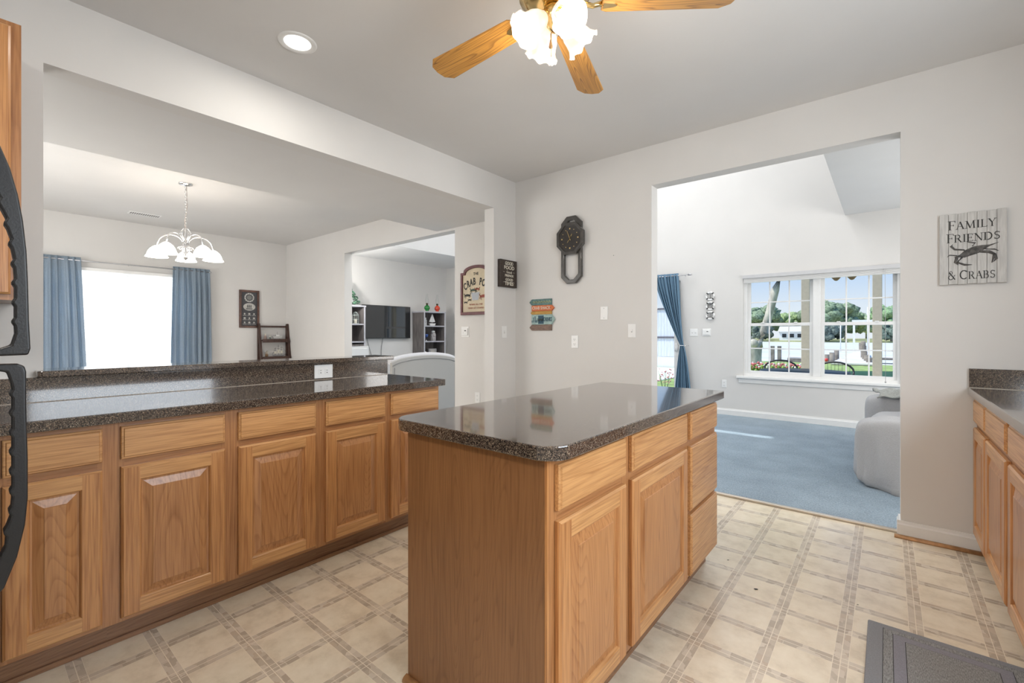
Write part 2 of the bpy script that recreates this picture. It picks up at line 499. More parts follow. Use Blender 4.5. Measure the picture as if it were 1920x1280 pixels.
# back wall: kitchen part, header, right part, stub, header and left part over dining opening
m = MB()
m.box(-3.79, -1.475, YB, YBO, 0, H)
m.box(-1.475, 0.064, YB, YBO, 2.42, H)
m.box(0.064, 2.6, YB, YBO, 0, H)
m.box(-6.13, -3.79, YB, YBO, 2.395, H)
m.box(XD, -6.13, YB, YBO, 0, H)
m.box(-6.67, -0.315, YB, YBO, H, ZT + 0.1)
struct(m.build('wall_back', WALL))
# exterior wall behind dining room and television, with dining window opening
WY0, WY1, WZ0, WZ1 = 0.62, 2.22, 0.72, 2.06
m = MB()
m.box(XD - 0.15, XD, -1.35, WY0, 0, H)
m.box(XD - 0.15, XD, WY0, WY1, 0, WZ0)
m.box(XD - 0.15, XD, WY0, WY1, WZ1, H)
m.box(XD - 0.15, XD, WY1, YF + 0.15, 0, H)
struct(m.build('wall_dining', WALL))
struct(bx('wall_front', WALL, XD - 0.15, XR + 0.12, -1.85, -1.7, 0, H))
struct(bx('wall_dining_front', WALL, XD, XLO, -1.3, -1.2, 0, H))
# right kitchen wall with a window over the counter
m = MB()
m.box(XR, XR + 0.12, -1.7, 0.4, 0, H); m.box(XR, XR + 0.12, 2.1, YB, 0, H)
m.box(XR, XR + 0.12, 0.4, 2.1, 0, 1.05); m.box(XR, XR + 0.12, 0.4, 2.1, 2.15, H)
struct(m.build('wall_right', WALL))
# living far wall with twin window and patio door openings
W0, W1, V0, V1 = -1.615, 0.145, 0.60, 2.05
D0, D1, DT = -4.40, -2.52, 2.06
m = MB()
m.box(XD, -6.30, YF, YF + 0.15, 0, ZT + 0.1); m.box(-5.40, D0, YF, YF + 0.15, 0, ZT + 0.1)
m.box(-6.30, -5.40, YF, YF + 0.15, 0, 0.7); m.box(-6.30, -5.40, YF, YF + 0.15, 2.05, ZT + 0.1)
m.box(D0, D1, YF, YF + 0.15, DT, ZT + 0.1)
m.box(D1, W0, YF, YF + 0.15, 0, ZT + 0.1)
m.box(W0, W1, YF, YF + 0.15, 0, V0)
m.box(W0, W1, YF, YF + 0.15, V1, ZT + 0.1)
m.box(W1, 2.7, YF, YF + 0.15, 0, ZT + 0.1)
struct(m.build('wall_living', WALL))
struct(bx('wall_living_right', WALL, 2.6, 2.7, YB, YF, 0, H))

# baseboards (profiled)
def baseboard(name, p0, p1, n, h=0.10):
    # p0->p1 along wall, n = room-side normal
    prof = [(0, 0), (0.016, 0), (0.016, h * 0.78), (0.011, h * 0.86), (0.008, h), (0, h)]
    m = MB(); A = []; B = []
    for d, z in prof:
        A.append(m.bm.verts.new((p0[0] + n[0] * d, p0[1] + n[1] * d, z))); B.append(m.bm.verts.new((p1[0] + n[0] * d, p1[1] + n[1] * d, z)))
    k = len(prof)
    for i in range(k): m.bm.faces.new([A[i], A[(i + 1) % k], B[(i + 1) % k], B[i]])
    m.bm.faces.new(A); m.bm.faces.new(B[::-1])
    return struct(m.build(name, TRIM))
baseboard('baseboard_back', (0.048, YB), (0.40, YB), (0, -1))
baseboard('baseboard_back', (0.064, YBO), (0.064, YB), (-1, 0))
baseboard('baseboard_back', (-2.9, YB), (-1.475, YB), (0, -1))
baseboard('baseboard_back', (-1.475, YB), (-1.475, YBO), (1, 0))
baseboard('baseboard_back', (-3.79, YB), (-3.02, YB), (0, -1))
baseboard('baseboard_living', (D1 + 0.02, YF), (2.6, YF), (0, -1), 0.105)
baseboard('baseboard_living', (XD, YF), (D0, YF), (0, -1), 0.105)
baseboard('baseboard_dining', (XD, -1.2), (XD, YF), (1, 0), 0.105)
m = MB()
q = [(YB - 0.016, 0.0), (YB - 0.034, 0.0), (YB - 0.033, 0.008), (YB - 0.028, 0.014), (YB - 0.016, 0.019)]
m.prism(q, 0.035, 0.41, 'X', sm=True)
struct(m.build('trim_2', QR))

# ------------------------------------------------------------------ windows
def grid_sash(m, g, x0, x1, z0, z1, y, fr=0.042, cols=3, rows=2, th=0.03):
    m.ringframe(rect(x0, x1, z0, z1), rect(x0 + fr, x1 - fr, z0 + fr, z1 - fr), y, y + th)
    ix0, ix1, iz0, iz1 = x0 + fr, x1 - fr, z0 + fr, z1 - fr
    for i in range(1, cols):
        x = ix0 + (ix1 - ix0) * i / cols
        m.box(x - 0.008, x + 0.008, y + 0.008, y + 0.02, iz0, iz1)
    for i in range(1, rows):
        z = iz0 + (iz1 - iz0) * i / rows
        m.box(ix0, ix1, y + 0.0085, y + 0.0195, z - 0.008, z + 0.008)
    g.box(ix0 - 0.004, ix1 + 0.004, y + 0.012, y + 0.016, iz0 - 0.004, iz1 + 0.004)
wf = MB()
wf.ringframe(rect(W0, W1, V0, V1), rect(W0 + 0.045, W1 - 0.045, V0 + 0.04, V1 - 0.04), YF + 0.03, YF + 0.13)
xm = -0.722
wf.box(xm - 0.042, xm + 0.042, YF + 0.028, YF + 0.13, V0 + 0.04, V1 - 0.04)
win1 = wf.build('window_1', TRIM, bevel=0.003); struct(win1)
for a, b in ((W0 + 0.045, xm - 0.042), (xm + 0.042, W1 - 0.045)):
    m = MB(); g = MB()
    grid_sash(m, g, a, b, 1.325, V1 - 0.04, YF + 0.082)
    grid_sash(m, g, a, b, V0 + 0.04, 1.368, YF + 0.048)
    for lx in (0.25, 0.75):
        m.box(a + (b - a) * lx - 0.02, a + (b - a) * lx + 0.02, YF + 0.036, YF + 0.05, 1.360, 1.378)
    s_ = m.build('sash', TRIM, win1, bevel=0.002)
    g.build('glass', PANE, win1)
m = MB()
m.box(W0 - 0.085, W1 + 0.085, YF - 0.045, YF + 0.04, 0.568, 0.602)
m.box(W0 - 0.06, W1 + 0.06, YF - 0.014, YF, 0.50, 0.568)
m.build('window_sill', TRIM, win1, bevel=0.006)
# raised mini blind above the twin window
t = thing('raised_blind', 'white raised blind bunched under its headrail above the twin living room window', 'blind', (W0, YF, 1.95))
m = MB(); m.box(-0.002, W1 - W0 + 0.002, -0.030, 0.028, 0.062, 0.115)
m.build('headrail', plain('satin_blind_rail', (0.60, 0.60, 0.61), 0.3, var=0.02), t, bevel=0.004)
m = MB()
for k in range(7): m.box(0.01, W1 - W0 - 0.01, -0.020, 0.024, 0.0 + k * 0.009, 0.006 + k * 0.009)
m.build('slat_stack', WHITE, t)
m = MB(); m.tube([(1.60, -0.034, 0.07), (1.602, -0.034, -0.6), (1.604, -0.034, -1.32)], 0.0025, 6); m.ball((1.604, -0.034, -1.33), 0.010)
m.build('pull_cord', plain('blind_cord', (0.45, 0.45, 0.45), 0.6), t)

# dining window with glowing cellular shade
m = MB()
m.ringframe(rect(WY0, WY1, WZ0, WZ1), rect(WY0 + 0.04, WY1 - 0.04, WZ0 + 0.04, WZ1 - 0.04), XD - 0.12, XD - 0.03, 'X')
m.box(XD - 0.12, XD - 0.03, 1.40, 1.48, WZ0 + 0.04, WZ1 - 0.04)
m.box(XD - 0.11, XD - 0.04, WY0 + 0.04, WY1 - 0.04, 1.27, 1.32)
win2 = struct(m.build('window_2', TRIM, bevel=0.003))
g = MB(); g.box(XD - 0.08, XD - 0.076, WY0 + 0.03, WY1 - 0.03, WZ0 + 0.03, WZ1 - 0.03); g.build('glass', PANE, win2)
m = MB(); m.box(XD - 0.02, XD + 0.035, WY0 - 0.06, WY1 + 0.06, WZ0 - 0.035, WZ0); m.build('window_sill', TRIM, win2, bevel=0.004)
t = thing('pleated_blind', 'white pleated shade lowered over the dining window, glowing with daylight', 'window shade', (XD + 0.02, 1.42, WZ0))
m = MB()
N = 66
A = []
for i in range(N + 1):
    z = (WZ1 - WZ0 - 0.03) * i / N; dx = 0.008 * (i % 2)
    A.append((m.bm.verts.new((dx, -0.775, z)), m.bm.verts.new((dx, 0.775, z))))
for a, b in zip(A, A[1:]): m.bm.faces.new((a[0], a[1], b[1], b[0]))
m.build('pleated_fabric', BLIND, t)
bx('headrail', WHITE, -0.015, 0.04, -0.79, 0.79, WZ1 - WZ0 - 0.03, WZ1 - WZ0 + 0.01, t, 0.004)
bx('bottom_rail', WHITE, -0.006, 0.018, -0.776, 0.776, -0.012, 0.002, t, 0.002)

# kitchen window over right counter (daylight source side)
m = MB()
m.ringframe(rect(0.4, 2.1, 1.05, 2.15), rect(0.44, 2.06, 1.09, 2.11), XR + 0.045, XR + 0.10, 'X')
struct(m.build('window_3', TRIM, bevel=0.003))

m = MB(); g = MB()
grid_sash(m, g, -6.30, -5.40, 1.36, 2.05, YF + 0.07, cols=1, rows=1); grid_sash(m, g, -6.30, -5.40, 0.70, 1.40, YF + 0.035, cols=1, rows=1)
win4 = struct(m.build('window_4', TRIM, bevel=0.003)); g.build('glass', PANE, win4)
# patio door
m = MB()
m.ringframe(rect(D0, D1, 0.0, DT), rect(D0 + 0.04, D1 - 0.04, 0.03, DT - 0.04), YF + 0.02, YF + 0.14)
door1 = struct(m.build('door_1', TRIM, bevel=0.003))
m = MB(); g = MB()
xc = (D0 + D1) / 2
for a, b, y in ((D0 + 0.04, xc + 0.04, YF + 0.085), (xc - 0.04, D1 - 0.04, YF + 0.035)):
    m.ringframe(rect(a, b, 0.03, DT - 0.04), rect(a + 0.075, b - 0.075, 0.12, DT - 0.12), y, y + 0.04)
    g.box(a + 0.07, b - 0.07, y + 0.018, y + 0.022, 0.115, DT - 0.115)
m.build('door_panel', TRIM, door1, bevel=0.003)
g.build('glass', PANE, door1)
m = MB()
m.lathe([(0.001, -0.02), (0.03, -0.02), (0.05, -0.008), (0.05, 0)], D1 - 0.078, YF + 0.03, 1.0, 18, mat=Matrix.Rotation(-PI / 2, 3, 'X') @ Matrix.Diagonal((0.65, 1.35, 1)))
m.build('door_handle', WHITE, door1)

# ================================================================== CABINETS
def nest(m, rings, mats=None, fill=0):
    """rings: list of (x0,x1,z0,z1,y)"""
    R = [[m.bm.verts.new((x, r[4], z)) for x, z in rect(*r[:4])] for r in rings]
    for k, (a, b) in enumerate(zip(R, R[1:])):
        mm = mats[k] if mats else (0, 0, 0, 0)
        for i in range(4):
            f = m.bm.faces.new((a[i], a[(i + 1) % 4], b[(i + 1) % 4], b[i])); f.material_index = mm[i]
    f = m.bm.faces.new(R[-1]); f.material_index = fill
    f = m.bm.faces.new(R[0][::-1]); f.material_index = fill
def door(parent, x0, x1, z0, z1, y=0.0):
    m = MB(); fw = 0.056
    def ins(d, yy): return (x0 + d, x1 - d, z0 + d, z1 - d, y + yy)
    H_, V_ = (1, 0, 1, 0), (0, 0, 0, 0)
    m2 = (1, 0, 1, 0)
    # frame outer edge
    nest_r = [ins(0, -0.001), ins(0, -0.014), ins(0.004, -0.0175), ins(0.007, -0.020)]
    R = [[m.bm.verts.new((x, r[4], z)) for x, z in rect(*r[:4])] for r in nest_r]
    for a, b in zip(R, R[1:]):
        for i in range(4):
            f = m.bm.faces.new((a[i], a[(i + 1) % 4], b[(i + 1) % 4], b[i])); f.material_index = m2[i]
    m.bm.faces.new(R[0][::-1])
    # stiles full height, rails between
    d = 0.007; X0, X1, Z0, Z1 = x0 + d, x1 - d, z0 + d, z1 - d
    a, b, c, e = x0 + fw, x1 - fw, z0 + fw, z1 - fw; yf = y - 0.020
    m.face([(X0, yf, Z0), (a, yf, Z0), (a, yf, Z1), (X0, yf, Z1)], 0)
    m.face([(b, yf, Z0), (X1, yf, Z0), (X1, yf, Z1), (b, yf, Z1)], 0)
    m.face([(a, yf, Z0), (b, yf, Z0), (b, yf, c), (a, yf, c)], 1)
    m.face([(a, yf, e), (b, yf, e), (b, yf, Z1), (a, yf, Z1)], 1)
    # sticking + raised panel
    P = [ins(fw, -0.020), ins(fw + 0.004, -0.0165), ins(fw + 0.007, -0.009), ins(fw + 0.013, -0.0085), ins(fw + 0.040, -0.0165), ins(fw + 0.042, -0.0185)]
    R = [[m.bm.verts.new((x, r[4], z)) for x, z in rect(*r[:4])] for r in P]
    for k, (p_, q_) in enumerate(zip(R, R[1:])):
        for i in range(4):
            f = m.bm.faces.new((p_[i], p_[(i + 1) % 4], q_[(i + 1) % 4], q_[i])); f.material_index = m2[i] if k < 2 else 2
    f = m.bm.faces.new(R[-1]); f.material_index = 2
    return m.build('door', [OAKZ, OAKX, OAKP], parent)
def drawer(parent, x0, x1, z0, z1, y=0.0):
    m = MB()
    def ins(d, yy): return (x0 + d, x1 - d, z0 + d, z1 - d, y + yy)
    nest(m, [ins(0, -0.001), ins(0, -0.013), ins(0.003, -0.0155), ins(0.007, -0.0155), ins(0.010, -0.020)])
    return m.build('drawer', OAKX, parent)
def cabinet(name, label, loc, rz, w, depth, cols, sides=(), z0=0.10, z1=0.874, toe=True, drawers=True, group='oak base cabinets', cat='cabinet'):
    """local x right, front towards -y. cols: list of (x0,x1,[drawer heights]) fronts"""
    t = thing(name, label, cat, loc, rz, group)
    m = MB()
    m.box(0.002, w - 0.002, 0.019, depth, z0, z1)
    m.build('carcass', PANEL, t)
    m = MB()
    ed = [0.0] + [c for c in cols] + [w]
    xs = []
    prev = 0.0
    for (a, b, kind) in cols:
        m.box(prev, a + 0.012, 0.0, 0.019, z0, z1); prev = b - 0.012
    m.box(prev, w, 0.0, 0.019, z0, z1)
    for (a, b, kind) in cols:
        A, B = a + 0.012, b - 0.012
        m.box(A, B, 0.0, 0.019, z1 - 0.032, z1, 1); m.box(A, B, 0.0, 0.019, z0, z0 + 0.032, 1)
        if kind == 'dd': m.box(A, B, 0.0, 0.019, 0.690, 0.740, 1)
        if kind == 'ddd': m.box(A, B, 0.0, 0.019, 0.690, 0.740, 1); m.box(A, B, 0.0, 0.019, 0.385, 0.42, 1)
    m.build('face_frame', [OAKF, OAKG], t)
    for (a, b, kind) in cols:
        if kind == 'dd':
            drawer(t, a, b, 0.729, 0.855); door(t, a, b, 0.118, 0.700)
        elif kind == 'ddd':
            drawer(t, a, b, 0.729, 0.855); drawer(t, a, b, 0.408, 0.700); drawer(t, a, b, 0.112, 0.388)
        elif kind == 'door':
            door(t, a, b, z0 + 0.022, z1 - 0.022)
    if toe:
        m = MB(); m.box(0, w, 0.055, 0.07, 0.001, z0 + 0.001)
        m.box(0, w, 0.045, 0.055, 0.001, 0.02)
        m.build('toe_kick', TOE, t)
    return t
R90 = PI / 2
XF = -2.28
cabinet('base_cabinet', 'narrow oak base cabinet at the left end, half hidden by the black refrigerator handle', (XF, 0.055, 0), R90, 0.303, 0.55, [(0.030, 0.280, 'dd')])
cabinet('base_cabinet', 'wide two-door oak base cabinet in the middle of the run under the bar', (XF, 0.358, 0), R90, 0.838, 0.55, [(0.031, 0.386, 'dd'), (0.440, 0.803, 'dd')])
cabinet('base_cabinet', 'two-door oak base cabinet at the far end of the bar, partly behind the island', (XF, 1.196, 0), R90, 0.805, 0.55, [(0.019, 0.384, 'dd'), (0.424, 0.790, 'dd')])
cabinet('base_cabinet', 'oak base cabinet in the corner behind the refrigerator', (XF, -0.75, 0), R90, 0.805, 0.55, [(0.02, 0.39, 'dd'), (0.42, 0.785, 'dd')])
# island: three boxes
isl = [('oak island cabinet nearest the camera, one drawer over one raised-panel door', 1.004, 0.456, [(0.026, 0.436, 'dd')]),
       ('middle oak island cabinet with a wide drawer over a raised-panel door', 1.46, 0.615, [(0.030, 0.592, 'dd')]),
       ('far oak island cabinet with a stack of three drawers', 2.075, 0.45, [(0.028, 0.432, 'ddd')])]
for lab, y, wd, cols in isl:
    cabinet('island_cabinet', lab, (-0.70, y, 0), R90, wd, 0.585, cols, group='oak island cabinets')
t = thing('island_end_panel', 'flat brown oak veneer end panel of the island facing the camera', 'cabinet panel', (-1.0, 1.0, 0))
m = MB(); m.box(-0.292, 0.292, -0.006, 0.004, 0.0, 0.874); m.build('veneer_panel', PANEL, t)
m = MB(); m.box(0.285, 0.30, -0.004, 0.004, 0.1, 0.874); m.build('corner_stile', OAKZ, t)
m = MB(); q = [(-0.006, 0), (-0.026, 0), (-0.025, 0.009), (-0.019, 0.016), (-0.006, 0.021)]
m.prism(q, -0.30, 0.25, 'X', sm=True); m.build('quarter_round', QR, t)
# upper cabinet at left
t = cabinet('wall_cabinet', 'tall honey oak wall cabinet at the left edge above the counter', (-2.58, -0.62, 0), R90, 0.766, 0.318, [(0.02, 0.375, 'door'), (0.385, 0.738, 'door')], z0=1.34, z1=2.402, toe=False, group=None)
# right run, facing -X
RX = 0.385
cabinet('base_cabinet', 'pale-lit oak base cabinet beside the wall at the far end of the right counter', (RX, YB - 0.002, 0), -R90, 0.925, 0.55, [(0.035, 0.395, 'dd'), (0.43, 0.90, 'dd')])
cabinet('base_cabinet', 'oak base cabinet at the right edge of the photo under the right counter', (RX, YB - 0.927, 0), -R90, 0.86, 0.55, [(0.03, 0.41, 'dd'), (0.45, 0.83, 'dd')])

# ------------------------------------------------------------------ countertops
def rounded(x0, x1, y0, y1, r, corners):
    pts = []
    for i, (cx, cy, a0) in enumerate(((x1 - r, y0 + r, -90), (x1 - r, y1 - r, 0), (x0 + r, y1 - r, 90), (x0 + r, y0 + r, 180))):
        rr = r if corners[i] else 0.004
        cx = x1 - rr if i < 2 else x0 + rr
        cy = y0 + rr if i in (0, 3) else y1 - rr
        for k in range(9):
            a = math.radians(a0 + 90 * k / 8); pts.append((cx + rr * math.cos(a), cy + rr * math.sin(a)))
    return pts
def slab(name, pts, z0, z1, parent=None, m=LAM, bev=0.005):
    b = MB(); b.prism(pts, z0, z1, 'Z'); return b.build(name, m, parent, bevel=bev)
o = slab('island_countertop', rounded(-1.362, -0.655, 0.968, 2.535, 0.075, (1, 0, 0, 1)), 0.874, 0.914)
tag(o, 'dark speckled laminate top of the kitchen island with rounded near corners', 'countertop')
t = thing('bar_countertop', 'dark speckled laminate counter along the left wall below the raised bar', 'countertop', (0, 0, 0))
slab('countertop', rounded(-2.86, -2.235, -1.0, 2.022, 0.02, (0, 0, 0, 0)), 0.874, 0.914, t)
b = MB(); b.box(-2.86, -2.84, -1.0, 2.0, 0.9145, 1.022); b.build('backsplash', LAM, t, bevel=0.002)
b = MB(); b.box(-2.8395, -2.8375, -1.0, 2.0, 0.9142, 0.9165); b.build('caulk_line', plain('caulk', (0.42, 0.36, 0.30), 0.6), t)
bx('spacer', WALL, -2.90, -2.86, -1.0, 2.0, 0.874, 1.02, t)
b = MB(); b.prism(rounded(-3.055, -2.81, 0.205, 2.035, 0.02, (1, 0, 0, 1)), 1.022, 1.050, 'Z')
o = tag(b.build('bar_ledge', LAM, bevel=0.004), 'raised dark speckled bar ledge along the pass-through opening', 'bar ledge')
t = thing('right_countertop', 'short dark speckled laminate counter with backsplash at the right edge', 'countertop', (0, 0, 0))
slab('countertop', rounded(0.348, 0.985, 1.72, 3.568, 0.01, (0, 0, 0, 0)), 0.874, 0.914, t)
b = MB(); b.box(0.352, 0.985, 3.548, 3.568, 0.9145, 1.02); b.build('backsplash', LAM, t, bevel=0.002)
b = MB(); b.box(0.352, 0.985, 3.546, 3.548, 0.9142, 0.917); b.build('caulk_line', plain('caulk2', (0.5, 0.45, 0.38), 0.6), t)
# ================================================================== CEILING FAN
FX, FY = -1.01, 1.487
t = thing('ceiling_fan', 'brass ceiling fan with five oak blades and four lit tulip glass shades', 'ceiling fan', (FX, FY, 2.30))
def rev(name, prof, mt, parent, c=(0, 0, 0), seg=28, **k):
    m = MB(); m.lathe(prof, *c, seg=seg); return m.build(name, mt, parent, **k)
rev('canopy', [(0.001, 0.442), (0.095, 0.442), (0.09, 0.41), (0.05, 0.39), (0.03, 0.385), (0.03, 0.34)], BRASS, t)
rev('motor_housing', [(0.001, 0.375), (0.06, 0.37), (0.13, 0.345), (0.145, 0.30), (0.14, 0.235), (0.10, 0.205), (0.05, 0.195), (0.001, 0.195)], BRASS, t)
rev('light_fitter', [(0.001, 0.195), (0.04, 0.195), (0.048, 0.175), (0.042, 0.14), (0.025, 0.115), (0.012, 0.10), (0.001, 0.095)], BRASS, t)
for k in range(5):
    a = math.radians(35.5 + 72 * k)
    m = MB()
    pts = [(0.185, -0.040), (0.205, -0.054), (0.652, -0.071), (0.690, -0.040), (0.697, 0.0), (0.690, 0.040), (0.652, 0.071), (0.205, 0.054), (0.185, 0.040)]
    m.prism(pts, -0.0035, 0.0035, 'Z')
    b = m.build('blade', FANW, t, (0, 0, 0.157), bevel=0.002)
    b.rotation_mode = 'ZYX'
    b.matrix_local = Matrix.Translation((0, 0, 0.200)) @ Matrix.Rotation(a, 4, 'Z') @ Matrix.Rotation(math.radians(11), 4, 'X')
    m = MB()
    m.tube([(0.10, 0, 0.008), (0.15, 0, -0.004), (0.19, 0, 0.006)], 0.010, 8)
    m.prism([(0.18, -0.03), (0.25, -0.018), (0.27, 0), (0.25, 0.018), (0.18, 0.03)], 0.0036, 0.0075, 'Z')
    m.prism([(0.19, -0.022), (0.235, -0.012), (0.245, 0), (0.235, 0.012), (0.19, 0.022)], -0.0065, -0.0036, 'Z')
    m.build('blade_bracket', BRASS, b)
def tulip(r, z, a, k):
    return r * (1 + 0.05 * k * k * math.cos(8 * a)), z + 0.006 * k ** 3 * math.cos(8 * a)
for k in range(4):
    a = 0.68999 + math.radians(20 + 90 * k)
    tilt = math.radians(48)
    M_ = Matrix.Rotation(a, 4, 'Z') @ Matrix.Translation((0.045, 0, 0.150)) @ Matrix.Rotation(-tilt, 4, 'Y')
    m = MB()
    m.lathe([(0.018, 0.005), (0.026, -0.010), (0.038, -0.028), (0.046, -0.050), (0.048, -0.070), (0.052, -0.092), (0.062, -0.110), (0.068, -0.117)], seg=48, rfun=tulip)
    s_ = m.build('glass_shade', TULIP, t, solid=0.0025); s_.matrix_local = M_
    m = MB(); m.lathe([(0.001, 0.03), (0.022, 0.028), (0.024, 0.0), (0.021, -0.012)], seg=16)
    q = m.build('shade_holder', BRASS, s_)
    m = MB(); m.ball((0, 0, -0.055), 0.022, sc=(1, 1, 1.25)); m.build('bulb', BULB, s_)
    p = Matrix.Translation((FX, FY, 2.30)) @ M_ @ Vector((0, 0, -0.14))
    lamp('fan_bulb_light', 'POINT', p, 4.8, WARM, 0.045)
for dx, dy, zb, nm in ((-0.012, -0.005, -0.028, 'w'), (-0.025, 0.01, 0.055, 'b')):
    m = MB(); m.tube([(dx, dy, 0.11), (dx, dy, zb + 0.03)], 0.0015, 5)
    c = m.build('pull_chain', BRASS, t)
    m = MB(); m.lathe([(0.001, zb + 0.032), (0.003, zb + 0.028), (0.0075, zb + 0.004), (0.007, zb - 0.002), (0.001, zb - 0.004)], dx, dy, seg=12)
    m.build('pull_knob', WHITE if nm == 'w' else QR, c)

# recessed can light
t = thing('recessed_light', 'white round recessed downlight lit in the kitchen ceiling', 'recessed light', (-2.391, 1.124, H))
rev('trim_ring', [(0.064, -0.0005), (0.068, -0.004), (0.088, -0.007), (0.094, -0.003), (0.095, 0.0)], WHITE, t, seg=36)
m = MB(); m.lathe([(0.001, -0.003), (0.062, -0.003), (0.066, -0.001)], seg=30); m.build('lens', plain('lit_lens', (1, 1, 1), 0.3, emit=(1, 0.97, 0.92), es=3.5), t)
lamp('recessed_lamp', 'AREA', (-2.391, 1.124, H - 0.02), 5, (1, 0.95, 0.87), 0.12)

# ceiling vent in the dining room
t = thing('ceiling_vent', 'white slotted air register in the dining room ceiling', 'air vent', (-7.327, 1.485, H))
bx('frame', WHITE, -0.075, 0.075, -0.165, 0.165, -0.006, 0, t, 0.002)
m = MB()
for k in range(14):
    y = -0.14 + k * 0.0215
    m.box(-0.05, 0.05, y, y + 0.012, -0.0068, -0.006)
m.build('slots', plain('vent_shadow_slots', (0.16, 0.16, 0.16), 0.7), t)

# ================================================================== CHANDELIER
CX, CY = -5.507, 1.45
t = thing('chandelier', 'polished chrome chandelier with five lit glass bowls over the dining area', 'chandelier', (CX, CY, 1.96))
rev('ceiling_canopy', [(0.001, 0.783), (0.062, 0.783), (0.06, 0.77), (0.02, 0.758), (0.001, 0.756)], CHROME, t)
m = MB()
nl = 15
for k in range(nl):
    zc = 0.745 - k * 0.027
    dx = 0.028 * math.sin(PI * k / nl) * 0.6
    pts = []
    for j in range(11):
        a = 2 * PI * j / 10
        u, v = 0.009 * math.cos(a), 0.018 * math.sin(a)
        pts.append((dx + u, 0, zc + v) if k % 2 else (dx, u, zc + v))
    m.tube(pts, 0.0022, 5, caps=False)
m.build('chain', CHROME, t)
m = MB(); m.tube([(0.0, 0.008, 0.76), (0.018, 0.01, 0.55), (0.012, -0.01, 0.40), (0.0, 0.0, 0.30)], 0.003, 6); m.build('cord', plain('clear_cord', (0.5, 0.42, 0.38), 0.4), t)
rev('stem', [(0.001, 0.335), (0.008, 0.33), (0.006, 0.28), (0.014, 0.25), (0.008, 0.22), (0.012, 0.13), (0.026, 0.10), (0.016, 0.07), (0.03, 0.045), (0.02, 0.02), (0.012, 0.01), (0.001, 0.002)], CHROME, t)
for k in range(5):
    a = math.radians(72 * k + 20)
    M_ = Matrix.Rotation(a, 4, 'Z')
    m = MB()
    pts = []
    for j in range(15):
        u = j / 14
        ang = PI * (1.15 - 1.15 * u)
        pts.append((0.14 + 0.11 * math.cos(ang) - 0.01, 0, 0.16 + 0.095 * math.sin(ang) * (1 if u > 0.1 else 1)))
    pts = [(0.012, 0, 0.06), (0.03, 0, 0.10)] + pts[1:]
    pts[-1] = (0.25, 0, 0.135)
    m.tube(pts, 0.0058, 7)
    sc = [(0.03 + 0.02 * (1 - j / 12) * math.cos(j * 0.65) + 0.02, 0, 0.12 + 0.022 * (1 - j / 14) * math.sin(j * 0.65)) for j in range(12)]
    m.tube(sc, 0.004, 6)
    sc = [(0.045 * math.sin(PI * j / 9) + 0.004, 0, 0.20 + 0.14 * j / 9) for j in range(10)]
    m.tube(sc, 0.003, 6)
    arm = m.build('arm', CHROME, t); arm.matrix_local = M_
    m = MB(); m.lathe([(0.018, 0.135), (0.03, 0.128), (0.056, 0.105), (0.073, 0.075), (0.083, 0.045), (0.086, 0.040), (0.097, 0.026)], 0.25, 0, 0, 32)
    s_ = m.build('glass_bowl', CHSH, t, solid=0.003); s_.matrix_local = M_
    m = MB(); m.lathe([(0.0845, 0.047), (0.0865, 0.044), (0.0865, 0.041), (0.0845, 0.041)], 0.25, 0, 0, 32); m.lathe([(0.0985, 0.027), (0.0985, 0.023), (0.096, 0.023)], 0.25, 0, 0, 32)
    m.build('bowl_rim', CHROME, s_)
    m = MB(); m.ball((0.25, 0, 0.07), 0.026, sc=(1, 1, 1.2)); m.build('bulb', BULB, s_)
    p = Matrix.Translation((CX, CY, 1.96)) @ M_ @ Vector((0.25, 0, 0.005))
    lamp('chandelier_bulb_light', 'POINT', p, 3.6, (1, 0.94, 0.86), 0.05)

